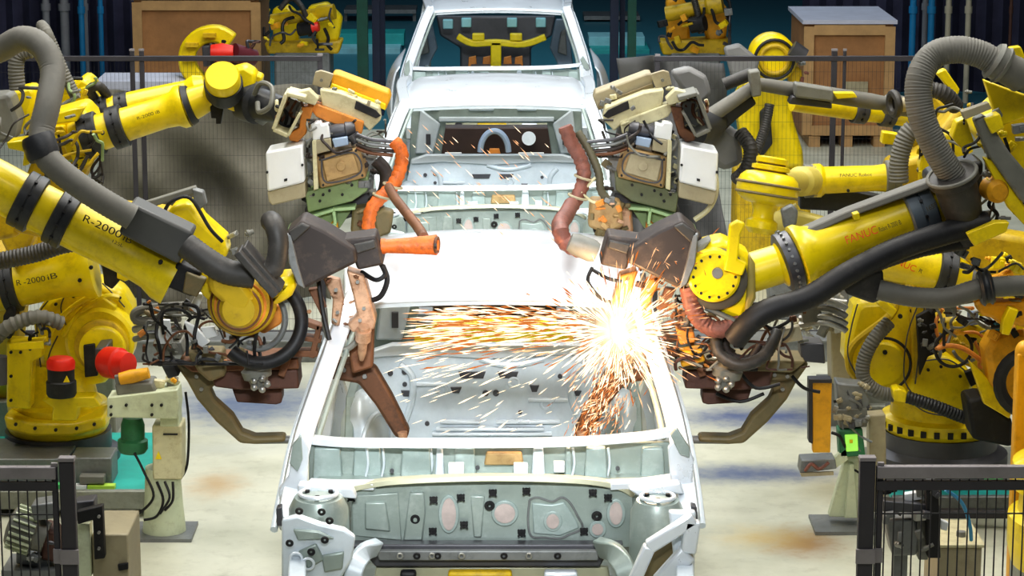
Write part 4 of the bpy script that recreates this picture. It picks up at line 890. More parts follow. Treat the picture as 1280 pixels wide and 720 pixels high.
# ---- L5: dusky wrist showing behind the front forearm
r5 = robot(230, 420, 10.9, 'yellow robot wrist with metal rod showing behind the front left forearm')
plate(r5, 'wrist_housing', [(207, 270), (214, 258), (238, 254), (252, 275), (280, 300), (285, 322), (268, 330), (240, 310), (214, 292)], 10.9, .2, YEL, .03)
mb = MB(); mb.tube(Ps([(204, 268, 10.85), (214, 252, 10.83), (238, 248, 10.83), (262, 285, 10.83), (278, 302, 10.85)]), .008, 8); mb.build('cable', BLK, r5)
mb = MB(); mb.pbar((176, 258, 10.9), (246, 236, 10.9), 9, .05); mb.build('rod', GRY, r5, .006); plate(r5, 'rod_head', [(240, 236), (254, 240), (258, 256), (250, 262), (242, 252)], 10.85, .06, SID, .006)
hose(r5, [(-20, 330, 10.8), (40, 318, 10.8), (85, 305, 10.8), (140, 300, 10.9), (200, 300, 11)], 11, HOSED)
plate(r5, 'forearm', [(150, 255), (215, 262), (240, 310), (170, 300), (60, 300), (14, 290), (18, 275), (60, 268)], 10.98, .12, YEL2, .02)
plate(r5, 'upper_arm_link', [(-140, 250), (20, 262), (24, 296), (-140, 330)], 11.0, .15, YEL2, .02); pedestal(r5, -130, 11.1, .5, .4)
MB().bar(V((P(-130, 300, 11.1).x, 11.1, .5)), P(-125, 290, 11.1), .25, .2).build('lower_arm', YEL2, r5, .02)
fittings(r5, 8, (285, 290, 330, 345), 10.9, 11.1, [SIL, GRY, SID], seed=57)
# ---- L4 : low left robot
r4 = robot(70, 540, 12.5, 'low yellow robot at left standing on the grey platform, with red motor')
body(r4, 68, 12.6, .26, .6, .25)
a, b = (-40, 366, 12.3), (118, 336, 12.3)
px_lathe(r4, 'forearm', a, b, [(0, 30), (.3, 30), (.7, 28), (.88, 31), (.93, 36), (1, 36)], YEL, 34); band(r4, a, b, .28, .40, 35)
text('R', (21, 357), (27, 356), 12.17, 7, TXB, r4); text('-2000', (30, 356), (57, 351), 12.17, 7, TXB, r4); text('iB', (60, 350), (72, 347), 12.17, 7, TXB, r4)
plate(r4, 'wrist_coupling', [(126, 318), (146, 322), (155, 345), (140, 362), (130, 356)], 12.25, .15, BLK, .008); plate(r4, 'coupling_flange', [(146, 334), (162, 330), (170, 346), (156, 352), (146, 348)], 12.22, .06, YEL, .004)
bolts(r4, [(114, 334), (100, 350)], 12.17, 2.6)
o = plate(r4, 'arm_casting', [(58, 372), (80, 362), (120, 352), (150, 362), (164, 385), (166, 420), (160, 450), (130, 480), (80, 490), (50, 470), (40, 400)], 12.5, .22, YEL, .035)
disc(r4, 'joint_drum', (124, 428), 12.38, 44, .12, YEL); disc(r4, 'joint_ring', (126, 434), 12.33, 34, .07, YEL2); disc(r4, 'joint_cap', (127, 438), 12.28, 29, .06, YEL)
for q in (60, 78): MB().tube(Ps([(q, 420, 12.4), (q+22, 392, 12.4), (q+52, 372, 12.42), (q+70, 372, 12.45)]), .016, 8).build('casting_rib', YEL, o)
plate(r4, 'arm_pad', [(100, 378), (130, 372), (146, 384), (140, 396), (104, 392)], 12.4, .06, YEL, .01)
plate(r4, 'dark_recess', [(104, 432), (118, 430), (122, 470), (106, 472)], 12.26, .03, BLK, .004)
seams(r4, [[(60, 376), (46, 402), (52, 468)], [(84, 364), (76, 385), (84, 410)], [(128, 354), (140, 366), (156, 384)], [(60, 500), (60, 450), (72, 420)]], 12.49); bolts(r4, [(70, 380), (92, 370), (112, 362), (150, 372), (158, 395)], 12.5, 2)
mo = plate(r4, 'motor', [(118, 436), (134, 434), (134, 462), (120, 466)], 12.1, .2, CAD, .008)
px_lathe(mo, 'red_motor_cap', (130, 452, 12.05), (162, 456, 11.95), [(0, 16), (.15, 20), (.6, 20), (.65, 17), (.95, 15), (1, 8)], RED, 24)
mo = px_lathe(r4, 'motor', (77, 495, 12.1), (76, 458, 12.1), [(0, 17), (.1, 19), (.5, 19), (.55, 17), (1, 17)], BLK, 24); px_lathe(mo, 'red_motor_cap', (76, 460, 12.1), (76, 446, 12.1), [(0, 18), (.6, 18), (.9, 15), (1, 9)], RED, 24)
plate(mo, 'warning_mark', [(79, 478), (83, 470), (87, 478)], 12.0, .01, YEL, 0)
br = plate(r4, 'side_bracket', [(8, 426), (52, 428), (54, 446), (40, 452), (38, 512), (8, 510)], 12.25, .12, YEL, .01); bolts(br, [(14, 440), (26, 440), (38, 436), (14, 470), (14, 500)], 12.24, 2)
plate(r4, 'motor_shelf', [(52, 500), (62, 496), (118, 496), (126, 508), (98, 510), (96, 526), (64, 526), (66, 510)], 12.15, .1, YEL, .008)
plate(r4, 'ring_skirt', [(4, 520), (40, 528), (90, 530), (130, 520), (133, 535), (90, 546), (40, 546), (8, 538)], 12.3, .25, YEL, .015); bolts(r4, [(20, 530), (44, 535), (70, 537), (96, 535), (118, 530)], 12.28, 2.2)
hose(r4, [(-10, 428, 12.1), (8, 410, 12.05), (30, 400, 12.05), (52, 396, 12.05), (76, 404, 12.1)], 9, HOSE, rib=.09, pitch=.03)
plate(r4, 'black_box', [(2, 420), (4, 395), (12, 380), (20, 384), (20, 410), (12, 425)], 12.2, .1, BLK, .008); plate(r4, 'bracket', [(10, 430), (54, 426), (56, 436), (12, 438)], 12.05, .1, YEL, .004)
px_lathe(r4, 'blue_hose_coupling', (0, 445, 12), (0, 480, 12), [(0, 9), (1, 9)], CAD)
cables(r4, 8, (24, 405, 62, 430), 12.0, 12.1, [BLK, GRY], seed=61, loop=10); x_ = P(68, 400, 12.6).x
MB().lathe((x_, 12.6, .116), (x_, 12.6, .26), [(0, .3), (.3, .3), (.4, .26), (1, .26)], 36).build('slewing_base', CAD, r4)
# ---- behind the left fence
r6 = robot(255, 150, 18.6, 'yellow hooked robot arm with red motor before the left wooden crate')
mb = MB(); mb.sweep(smooth(Ps([(290, 52, 18.5), (272, 42, 18.5), (250, 46, 18.5), (236, 62, 18.5), (236, 84, 18.5), (250, 104, 18.5), (262, 140, 18.5)]), 4), [(-.06, -.06), (.06, -.06), (.06, .06), (-.06, .06)]); o = mb.build('curved_arm', YEL, r6, .015)
for q in ((240, 56), (236, 74), (262, 44)): mb = MB(); mb.pbar((q[0]-8, q[1], 18.42), (q[0]+8, q[1], 18.42), 5, .05); mb.build('casting_rib', YEL2, o)
px_lathe(r6, 'red_motor_cap', (264, 66, 18.3), (292, 66, 18.3), [(0, 10), (.5, 12), (1, 9)], RED); px_lathe(r6, 'motor', (292, 66, 18.3), (318, 72, 18.4), [(0, 12), (1, 10)], mat('dark_maroon', (.12, .02, .03), .5))
plate(r6, 'motor_block', [(252, 58), (266, 56), (268, 82), (254, 84)], 18.4, .15, CAD, .01); cables(r6, 10, (262, 52, 325, 92), 18.3, 18.45, [BLK, RUST, CAD], seed=63, loop=12)
p = P(262, 140, 18.5); MB().bar((p.x, 18.5, p.z), (p.x, 18.6, .2), .3, .3).build('lower_arm', YEL2, r6, .02); MB().box((p.x, 18.6, .1), (.5, .5, .2)).build('pedestal', SID, r6)
def far_robot(x0, x1, y0, y1, Y, label, seed, red=True, m=YEL):
    r = robot((x0+x1)/2, y1, Y, label); w = x1-x0; h = y1-y0; c = (x0+x1)/2
    plate(r, 'lower_arm', [(x0+w*.1, y0+h*.1), (x0+w*.3, y0), (x0+w*.42, y0+h*.2), (x0+w*.45, y1), (x0+w*.12, y1)], Y, .2, m, .03)
    plate(r, 'elbow_casting', [(x0+w*.55, y0+h*.05), (x0+w*.8, y0-h*.05), (x1, y0+h*.3), (x1-w*.05, y0+h*.8), (x0+w*.7, y0+h*.9), (x0+w*.6, y0+h*.5)], Y-.1, .2, m, .03)
    px_lathe(r, 'forearm', (x0+w*.1, y0+h*.35, Y-.2), (x1-w*.1, y0+h*.15, Y-.3), [(0, h*.14), (.7, h*.13), (.75, h*.17), (1, h*.17)], YEL2)
    px_lathe(r, 'motor', (c-w*.05, y0+h*.55, Y-.3), (c+w*.15, y0+h*.5, Y-.35), [(0, h*.15), (1, h*.15)], BLK)
    if red: px_lathe(r, 'red_motor_cap', (c+w*.12, y0+h*.5, Y-.36), (c+w*.2, y0+h*.48, Y-.37), [(0, h*.14), (1, h*.1)], RED)
    plate(r, 'base_casting', [(x0, y1-h*.15), (x1, y1-h*.2), (x1-w*.05, y1+h*.1), (x0+w*.05, y1+h*.1)], Y-.15, .3, YEL2, .02)
    hose(r, [(x0+w*.2, y0+h*.1, Y-.3), (x0+w*.35, y0-h*.15, Y-.3), (c, y0+h*.1, Y-.35), (c+w*.1, y0+h*.7, Y-.3)], h*.06, HOSED)
    fittings(r, 10, (x0, y0+h*.3, x1, y1), Y-.4, Y-.25, [YEL, BLK, SID, AMB, YEL2], seed=seed, size=(5, 12)); cables(r, 8, (x0, y0, x1, y1), Y-.4, Y-.3, [BLK, CAD], seed=seed+1, loop=12)
    p = P(c, y1, Y); MB().box((p.x, Y+.1, (p.z)/2), (w*K(Y)*.7, .5, p.z)).build('pedestal', SID, r, .02)
    return r
far_robot(330, 428, 6, 62, 24.2, 'blurred yellow robot with red motor beside the left crate', 71)
far_robot(262, 336, -10, 20, 26.0, 'small blurred yellow robot above the left wooden crate', 75, False)
far_robot(824, 912, -6, 62, 24.5, 'blurred amber robot far back, right of the green column', 79, False, AMB)
o = MB(); o.hull([P(x, y, 26.4) for x, y in ((225, 26), (258, 2), (300, -5), (330, 0), (330, 26))]+[P(x, y, 26.8) for x, y in ((258, 2), (330, 0), (330, 26))]); setp(o.build('blue_hood', mat('dull_blue', (.1, .14, .3), .6)), 'dull blue sloping hood above the left wooden crate', 'hood')
# ---- R1' : front right robot
a, b = (1192, 248, 9.9), (960, 336, 9.8)
q1 = robot(1330, 400, 10, 'yellow robot nearest on the right, forearm with round bolted wrist')
px_lathe(q1, 'forearm', a, b, [(0, 30), (.5, 30), (.72, 31), (.78, 36), (.81, 41), (.84, 41), (.85, 36)], YEL, 36)
px_lathe(q1, 'gear_ring', lerp3(a, b, .85), lerp3(a, b, .93), [(0, 36), (.1, 38), (.9, 38), (1, 34)], CAD, 36); px_lathe(q1, 'wrist_neck', lerp3(a, b, .9), (915, 348, 9.8), [(0, 33), (.1, 30), (.15, 25), (1, 25)], YEL, 30)
mb = MB(); ax = (P(*b)-P(*a)).normalized(); c = P(*lerp3(a, b, .89)); n_ = V((0, 0, 1))-ax*ax.z; n_.normalize(); u_ = ax.cross(n_)
for i in range(26):
    t = 2*PI*i/26; d = n_*math.cos(t)+u_*math.sin(t); mb.cyl(c+d*.114, c+d*.124, .006, seg=6)
mb.build('bolt', SID, q1)
top = MB(); top.sweep([P(x, y, 9.83)+V((0, .0, .004)) for x, y in ((1175, 224), (1120, 244), (1060, 266), (1010, 288), (990, 296))], [(-.014, -.05), (.012, -.04), (.012, .05), (-.014, .05)]); top.build('dusty_top_guard', HOSE, q1, .006)
band(q1, a, b, .12, .26, 37, mat('blue_grey_band', (.12, .15, .18), .5, var=.2)); plate(q1, 'lug', [(1066, 268), (1074, 266), (1076, 274), (1068, 276)], 9.7, .05, YEL, .003)
text('FANUC', (1059, 305), (1098, 291), 9.7, 10, TXR, q1); text('Robot R-2000 iB', (1100, 290), (1127, 280), 9.72, 6, TXB, q1)
text('165F', (1160, 264), (1172, 258), 9.72, 6, TXB, q1)
W = [(848, 342), (882, 306), (905, 300), (936, 318), (948, 345), (940, 372), (928, 402), (900, 392), (866, 372)]
plate(q1, 'wrist_housing', W, 9.72, .18, YEL, .02); plate(q1, 'housing_edge', [(845, 342), (866, 310), (890, 299), (884, 308), (852, 345), (868, 374), (930, 404), (926, 408), (862, 380)], 9.7, .1, GRY, .006)
disc(q1, 'wrist_ring', (896, 350), 9.68, 39, .06, mat('smoky_ring', (.1, .09, .07), .5)); wc = disc(q1, 'wrist_cap', (893, 346), 9.63, 33, .07, YEL, holes=14); disc(wc, 'hub', (897, 342), 9.615, 7, .03, SID)
plate(q1, 'yellow_dog_leg', [(909, 318), (912, 282), (922, 276), (932, 280), (926, 292), (922, 325), (934, 330), (928, 345), (905, 338)], 9.58, .04, YEL, .006)
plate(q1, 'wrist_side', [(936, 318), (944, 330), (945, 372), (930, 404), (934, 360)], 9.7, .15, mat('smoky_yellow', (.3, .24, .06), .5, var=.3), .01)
plate(q1, 'gun_adapter', [(820, 300), (840, 285), (880, 296), (862, 340), (846, 352), (835, 330)], 9.78, .16, BRN, .02)
hose(q1, [(1196, 228, 9.72), (1172, 190, 9.7), (1152, 145, 9.7), (1149, 100, 9.72), (1166, 70, 9.75), (1196, 62, 9.75), (1226, 68, 9.75), (1246, 80, 9.75)], 17, HOSE, rib=.02, pitch=.011, seg=20)
px_lathe(q1, 'hose_collar', (1240, 74, 9.75), (1256, 84, 9.75), [(0, 22), (.25, 25), (.3, 22), (.7, 22), (.75, 25), (1, 22)], GRY); px_lathe(q1, 'hose_joint', (1252, 82, 9.75), (1300, 108, 9.8), [(0, 19), (.5, 21), (.52, 16), (1, 16)], HOSE)
sl = px_lathe(q1, 'hose_sleeve', (1190, 216, 9.72), (1214, 300, 9.8), [(0, 30), (.05, 32), (.12, 32), (.15, 27), (.5, 25), (1, 17)], HOSED); MB().torus(P(1190, 218, 9.71), (P(1214, 300, 9.8)-P(1190, 216, 9.72)), 31*K(9.7), .008).build('sleeve_rim', GRY, sl)
plate(q1, 'elbow_block', [(1160, 222), (1185, 210), (1230, 200), (1228, 250), (1210, 290), (1190, 285), (1170, 262)], 9.9, .2, BND, .02)
hose(q1, [(1235, 278, 9.75), (1180, 292, 9.72), (1120, 312, 9.7), (1060, 342, 9.66), (1010, 372, 9.64), (960, 388, 9.62), (935, 405, 9.62), (918, 425, 9.65)], 15, BLK, rib=.02)
hose(q1, [(1210, 300, 9.8), (1150, 310, 9.8), (1090, 330, 9.8), (1040, 352, 9.8)], 12, BLK, rib=.02)
plate(q1, 'upper_arm_link', [(1215, 160), (1250, 210), (1300, 300), (1360, 260), (1330, 150), (1260, 120)], 9.95, .25, YEL, .03)
plate(q1, 'triangular_gusset', [(1230, 100), (1262, 112), (1300, 125), (1300, 140), (1252, 158), (1246, 150)], 9.85, .05, YEL, .006)
plate(q1, 'arm_guard', [(1218, 150), (1232, 144), (1262, 190), (1300, 235), (1300, 268), (1275, 250), (1236, 195)], 9.7, .08, GRY, .01); plate(q1, 'arm_guard_edge', [(1230, 198), (1240, 200), (1284, 262), (1284, 285), (1262, 262)], 9.72, .06, YEL, .006)
plate(q1, 'bracket', [(1262, 60), (1276, 58), (1290, 90), (1280, 96)], 9.8, .05, YEL, .005)
plate(q1, 'nameplate_bracket', [(1202, 140), (1236, 128), (1240, 136), (1206, 150)], 9.68, .05, BEI, .003); plate(q1, 'yellow_block', [(1230, 148), (1250, 142), (1256, 160), (1240, 168)], 9.68, .08, YEL, .005)
plate(q1, 'yellow_block', [(1196, 152), (1208, 148), (1218, 178), (1204, 188), (1190, 172)], 9.78, .08, YEL, .006); plate(q1, 'yellow_strip', [(1208, 292), (1244, 278), (1262, 278), (1258, 290), (1218, 308)], 9.66, .06, YEL, .004)
px_lathe(q1, 'yellow_boss', (1238, 235, 9.8), (1250, 240, 9.7), [(0, 15), (.8, 15), (1, 10)], AMB)
cables(q1, 16, (1205, 150, 1280, 340), 9.72, 9.85, [BLK, GRY, BRN, HOSED], seed=81); fittings(q1, 26, (1200, 120, 1280, 340), 9.74, 9.92, [YEL, SID, GRY, YEL, BLK, SIL], seed=82, size=(6, 16))
body(q1, 1390, 10.3, .3, 1.3, .38); pedestal(q1, 1390, 10.3, .3); MB().bar(P(1330, 240, 10.1), V((P(1390, 400, 10.3).x, 10.3, 1.2)), .3, .25).build('lower_arm', YEL, q1, .03)
# ---- R4' : second FANUC forearm and its rounded base, right
q4 = robot(1180, 540, 12.4, 'low yellow robot at right with rounded arm and grey hose on dark base')
a, b = (1212, 346, 11.6), (1075, 318, 11.6)
px_lathe(q4, 'forearm', a, b, [(0, 16), (.12, 22), (.6, 25), (1, 24)], YEL); band(q4, a, b, .14, .3, 28); px_lathe(q4, 'elbow_joint', (1236, 352, 11.6), (1208, 345, 11.6), [(0, 12), (.3, 16), (1, 16)], SID)
text('FANUC', (1108, 325), (1143, 340), 11.48, 8, TXR, q4); text('R', (1148, 340), (1152, 342), 11.48, 5, TXB, q4)
o = plate(q4, 'hose_guard', [(1052, 352), (1070, 342), (1104, 338), (1106, 372), (1092, 380), (1058, 368)], 9.72, .14, HOSED, .01); o.parent = q1; o.location = q4.location-q1.location
h_ = hose(q1, [(1098, 362, 9.72), (1140, 371, 9.7), (1185, 372, 9.7), (1230, 360, 9.7), (1300, 356, 9.75)], 13, HOSE, rib=.02); px_lathe(q1, 'hose_collar', (1224, 361, 9.7), (1240, 358, 9.7), [(0, 20), (.2, 23), (.4, 20), (.6, 20), (.8, 23), (1, 20)], BND)
o = plate(q4, 'lower_arm', [(1068, 384), (1078, 376), (1130, 372), (1165, 378), (1150, 440), (1142, 480), (1128, 498), (1092, 494), (1072, 478), (1056, 450), (1058, 420)], 12.3, .22, YEL, .035)
mb = MB(); mb.tube(Ps([(1120, 376, 12.26), (1112, 395, 12.24), (1068, 430, 12.24), (1062, 460, 12.25), (1080, 480, 12.26)]), .02, 8); mb.build('casting_rib', YEL2, o)
disc(q4, 'joint_drum', (1104, 456), 12.24, 29, .1, YEL); hose(q4, [(1112, 402, 12.15), (1092, 425, 12.12), (1080, 450, 12.12), (1080, 474, 12.12), (1098, 490, 12.12), (1118, 494, 12.12)], 9, HOSE); hose(q4, [(1133, 496, 12.1), (1170, 508, 12.08), (1200, 520, 12.08), (1232, 530, 12.1)], 8, BND)
MB().tube([P(1104, 456, 12.2)+V((math.cos(t)*.13, 0, math.sin(t)*.13)) for t in [math.radians(x) for x in range(90, -130, -15)]], .007, 8).build('cable', BLK, q4)
plate(q4, 'hose_clamp', [(1116, 488), (1124, 486), (1134, 490), (1132, 504), (1118, 502)], 12.0, .1, YEL, .006); plate(q4, 'hose_clamp', [(1096, 380), (1104, 374), (1122, 388), (1116, 398)], 12.05, .1, YEL, .006)
plate(q4, 'body_casting', [(1148, 450), (1162, 444), (1186, 446), (1218, 470), (1214, 500), (1200, 520), (1150, 515), (1132, 498)], 12.25, .3, YEL, .02)
plate(q4, 'upper_casting', [(1164, 400), (1190, 396), (1228, 420), (1244, 430), (1236, 470), (1190, 450), (1162, 446)], 12.4, .2, YEL2, .02); plate(q4, 'side_casting', [(1140, 380), (1166, 378), (1160, 420), (1150, 470), (1142, 478)], 12.2, .15, YEL2, .02)
seams(q4, [[(1072, 380), (1064, 410), (1060, 445), (1076, 478)], [(1148, 380), (1134, 420), (1130, 470), (1140, 492)], [(1156, 380), (1150, 430), (1144, 480)]], 12.17); bolts(q4, [(1106, 440), (1125, 395), (1140, 388)], 12.24, 3)
plate(q4, 'gap_shade_plate', [(1146, 396), (1168, 384), (1176, 440), (1160, 446), (1150, 470)], 12.12, .04, mat('shadow_black', (.02, .018, .015), .8), .004); fittings(q4, 16, (1150, 384, 1180, 440), 12.04, 12.12, [BLK, SID, GRY, CAD], seed=87, size=(5, 12))  # black plate stands in for the shade between arm and body
seams(q4, [[(1150, 452), (1186, 450), (1216, 472)], [(1136, 500), (1160, 516), (1200, 521)]], 12.235); bolts(q4, [(1160, 462), (1176, 458), (1200, 470), (1156, 506), (1180, 512), (1196, 512)], 12.24, 2); bolts(q4, [(1182, 428), (1222, 430)], 12.39, 2)
x_ = P(1180, 400, 12.55).x
MB().lathe((x_, 12.55, .27), (x_, 12.55, .52), [(0, .27), (.1, .29), (.3, .29), (.35, .25), (.6, .24), (.62, .27), (.8, .26), (1, .18)], 40).build('turret', YEL, q4)
mb = MB(); 
for i in range(28):
    t = 2*PI*i/28; c = V((x_+math.cos(t)*.29, 12.55+math.sin(t)*.29, .31)); mb.box(c, (.025, .025, .03))
mb.build('turret_slot', BLK, q4); MB().lathe((x_, 12.55, 0), (x_, 12.55, .27), [(0, .33), (.6, .33), (.7, .28), (1, .28)], 36).build('slewing_base', CAD, q4)
MB().tube([P(1192, 436, 11.95)+V((math.cos(t)*.085, 0, math.sin(t)*.085)) for t in [math.radians(x) for x in range(0, 375, 15)]], .008, 8).build('cable_loop', BLUC if False else BLK, q4)
MB().tube(Ps([(1172, 436, 11.9), (1185, 432, 11.9), (1205, 436, 11.9), (1228, 452, 11.9)]), .012, 8).build('orange_cable', ORB, q4); plate(q4, 'plate', [(1190, 404), (1196, 400), (1246, 418), (1244, 428), (1198, 418)], 12.0, .1, YEL, .006)
px_lathe(q4, 'motor', (1216, 405, 12.0), (1216, 390, 12.0), [(0, 7), (1, 7)], mat('slate_blue_motor', (.2, .26, .4), .4)); plate(q4, 'dark_opening', [(1206, 466), (1216, 462), (1224, 478), (1214, 484)], 12.2, .04, BLK, .004)
cables(q4, 12, (1170, 385, 1240, 460), 11.9, 12.15, [BLK, SID, ORB, GRY], seed=85); fittings(q4, 12, (1165, 385, 1240, 450), 12.0, 12.2, [YEL, SID, YEL2, GRY, BLK], seed=86)
# ---- R5' : rightmost robot
q5 = robot(1260, 520, 11.8, 'yellow robot at the right edge behind a tall amber post')
plate(q5, 'lower_arm', [(1232, 440), (1244, 418), (1262, 412), (1290, 415), (1290, 520), (1262, 512), (1238, 480)], 11.7, .2, AMB, .03); plate(q5, 'web', [(1212, 452), (1232, 470), (1266, 512), (1262, 524), (1230, 505)], 11.75, .06, YEL, .006)
MB().torus(P(1288, 478, 11.6), (0, 1, 0), .14, .03).build('gear_ring', BLK, q5)
plate(q5, 'black_skirt', [(1208, 500), (1230, 496), (1266, 525), (1266, 560), (1216, 550)], 11.85, .2, BLK, .02); plate(q5, 'elbow_casting', [(1222, 380), (1262, 378), (1290, 372), (1290, 412), (1262, 405), (1258, 412), (1240, 398), (1226, 394)], 11.6, .15, AMB, .015)
plate(q5, 'gusset', [(1254, 400), (1262, 384), (1274, 388), (1262, 420), (1252, 418)], 11.55, .06, YEL, .006)
fittings(q5, 20, (1180, 376, 1280, 420), 11.6, 11.8, [YEL, AMB, SID, BLK, GRY, BLUC], seed=88, size=(6, 16)); cables(q5, 10, (1180, 376, 1280, 430), 11.55, 11.75, [BLK, GRY, BRN], seed=89)
fittings(q5, 20, (1225, 320, 1280, 372), 11.2, 11.5, [YEL, YEL, AMB, SID, BLK], seed=90, size=(8, 20)); plate(q5, 'forearm', [(1200, 300), (1240, 290), (1300, 300), (1300, 372), (1232, 372)], 11.55, .2, YEL2, .03)
pedestal(q5, 1350, 11.55, .35, .2, SID); MB().bar(P(1285, 500, 11.75), V((P(1350, 500, 11.55).x, 11.55, .35)), .15, .15).build('lower_column', AMB, q5, .02)
# ---- R3' : bulb wrist robot
q3 = robot(1140, 400, 12.4, 'yellow robot with bell-shaped ringed wrist behind the right front wrist')
px_lathe(q3, 'wrist_bell', (966, 196, 11.3), (950, 292, 11.25), [(0, 14), (.02, 20), (.08, 20), (.1, 14), (.12, 24), (.17, 24), (.19, 17), (.22, 30), (.28, 36), (.36, 39), (.46, 39), (.54, 35), (.6, 26), (.62, 17), (.72, 13), (.8, 14), (.84, 20), (.93, 20), (1, 14)], YEL, 38)
mb = MB(); ax = P(950, 292, 11.25)-P(966, 196, 11.3)
for t, rr in ((.2, 19), (.36, 39.5), (.49, 38.5), (.1, 16)): mb.torus(P(966, 196, 11.3)+ax*t, ax, rr*K(11.3), .006)
mb.build('seal_ring', OLI, q3); plate(q3, 'dark_pocket', [(976, 262), (990, 255), (998, 264), (996, 282), (980, 286)], 11.12, .04, SID, .01)
a, b = (1112, 222, 12.0), (1016, 226, 12.0)
px_lathe(q3, 'forearm', a, b, [(0, 18), (.2, 16), (.85, 17), (.9, 21), (1, 21)], YEL); px_lathe(q3, 'wrist_neck', (1016, 226, 12), (975, 228, 11.6), [(0, 18), (.4, 19), (.45, 14), (1, 14)], mat('dusty_yellow', (.6, .5, .12), .5, var=.2)); band(q3, a, b, -.14, .06, 22, GRY)
band(q3, a, b, .95, 1.12, 21, GRY); text('FANUC Robot', (1050, 221), (1090, 220), 11.92, 4, TXB, q3); bolts(q3, [(1022, 236), (1060, 238)], 11.93, 2)
hose(q3, [(1124, 228, 11.8), (1124, 200, 11.8), (1132, 172, 11.8), (1142, 160, 11.8)], 12, HOSE); hose(q3, [(1142, 120, 11.8), (1160, 112, 11.8), (1182, 118, 11.8), (1196, 135, 11.85)], 10, HOSED)
plate(q3, 'forearm_tray', [(1000, 240), (1070, 240), (1120, 250), (1120, 268), (1000, 262)], 12.05, .1, BND, .008); px_lathe(q3, 'spare_wrist', (1002, 268, 11.9), (960, 290, 11.9), [(0, 16), (.6, 18), (1, 14)], mat('dusty_yellow', (.6, .5, .12)))
plate(q3, 'dusty_housing', [(985, 268), (1000, 266), (1040, 276), (1042, 290), (990, 300)], 11.8, .1, mat('dusty_yellow', (.6, .5, .12)), .015)
plate(q3, 'elbow_housing', [(1112, 205), (1150, 196), (1200, 130), (1216, 150), (1200, 230), (1150, 262), (1112, 250)], 12.1, .25, YEL2, .03); plate(q3, 'gusset', [(1170, 92), (1182, 86), (1200, 112), (1196, 122)], 11.9, .06, YEL, .006)
plate(q3, 'yellow_plate', [(1150, 205), (1158, 180), (1168, 178), (1172, 210), (1152, 232)], 11.85, .1, YEL, .01)
plate(q3, 'yellow_plate', [(1180, 170), (1200, 160), (1218, 190), (1196, 200)], 11.8, .1, YEL, .01); cables(q3, 14, (1150, 130, 1216, 230), 11.7, 11.9, [BLK, GRY, BRN], seed=91); fittings(q3, 20, (1140, 110, 1215, 240), 11.75, 11.95, [SID, YEL, GRY, YEL2, BLK], seed=92)
pedestal(q3, 1165, 13.3, .2, .4, SID); MB().bar(V((P(1165, 300, 13.3).x, 13.3, .2)), P(1165, 235, 12.9), .22, .2).build('lower_arm', YEL2, q3, .02)
# ---- R2' : carries the upper right gun, grey conduit arm
q2 = robot(1170, 300, 13.4, 'yellow robot with long grey conduit forearm carrying the upper right welding gun')
px_lathe(q2, 'forearm', (1148, 146, 12.8), (990, 128, 12.6), [(0, 14), (.6, 13), (1, 11)], YEL)
px_lathe(q2, 'conduit', (1150, 136, 12.5), (940, 104, 12.3), [(0, 12), (.2, 13), (.22, 9), (.3, 10), (.6, 10), (1, 8)], HOSE); plate(q2, 'conduit_cover', [(994, 104), (1042, 112), (1042, 128), (994, 122)], 12.2, .1, GRY, .01)
plate(q2, 'conduit_cover', [(990, 120), (1040, 128), (1040, 136), (986, 130)], 12.25, .1, CAD, .006); px_lathe(q2, 'conduit', (946, 106, 12.25), (884, 148, 12.0), [(0, 8), (1, 10)], HOSE)
plate(q2, 'conduit_clamp', [(936, 90), (950, 88), (952, 120), (940, 122)], 12.15, .1, GRY, .008); px_lathe(q2, 'conduit_joint', (905, 106, 12.4), (940, 92, 12.4), [(0, 8), (1, 8)], HOSED)
mb = MB(); mb.torus(P(1118, 130, 12.35), (1, .3, .1), .05, .02); mb.build('hose_collar', HOSED, q2); px_lathe(q2, 'hose_joint', (1118, 132, 12.4), (1136, 130, 12.4), [(0, 9), (1, 9)], BEI)
band(q2, (1148, 146, 12.8), (990, 128, 12.6), .2, .3, 17, CAD); band(q2, (1148, 146, 12.8), (990, 128, 12.6), .42, .52, 17, CAD); plate(q2, 'yellow_cap', [(1042, 116), (1068, 116), (1072, 122), (1046, 124)], 12.3, .06, YEL, .004)
plate(q2, 'grey_wrist_cover', [(838, 90), (862, 84), (884, 96), (890, 118), (876, 132), (850, 110)], 12.2, .1, mat('grey_hood_plastic', (.22, .22, .22), .5), .02); plate(q2, 'grey_wrist_cover', [(888, 150), (900, 150), (925, 168), (930, 205), (905, 215), (884, 200), (880, 170)], 12.3, .15, mat('grey_hood_plastic', (.22, .22, .22)), .03)
px_lathe(q2, 'tool_flange', (900, 150, 12.3), (866, 165, 11.8), [(0, 12), (.5, 22), (1, 18)], BND); plate(q2, 'dark_neck', [(868, 160), (890, 150), (920, 130), (940, 120), (946, 130), (920, 150), (890, 180)], 12.2, .1, BND, .01)
hose(q2, [(925, 165, 12.3), (938, 185, 12.25), (934, 210, 12.25), (920, 225, 12.3)], 9, HOSED)
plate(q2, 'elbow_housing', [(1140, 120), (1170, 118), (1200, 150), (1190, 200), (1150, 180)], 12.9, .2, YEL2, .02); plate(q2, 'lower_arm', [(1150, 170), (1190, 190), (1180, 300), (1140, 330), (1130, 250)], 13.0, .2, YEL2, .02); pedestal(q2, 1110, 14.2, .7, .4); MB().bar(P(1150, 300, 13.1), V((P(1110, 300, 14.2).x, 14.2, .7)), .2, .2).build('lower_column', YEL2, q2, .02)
plate(q2, 'yellow_lug', [(1104, 165), (1124, 168), (1124, 182), (1102, 180)], 12.9, .08, YEL, .006)
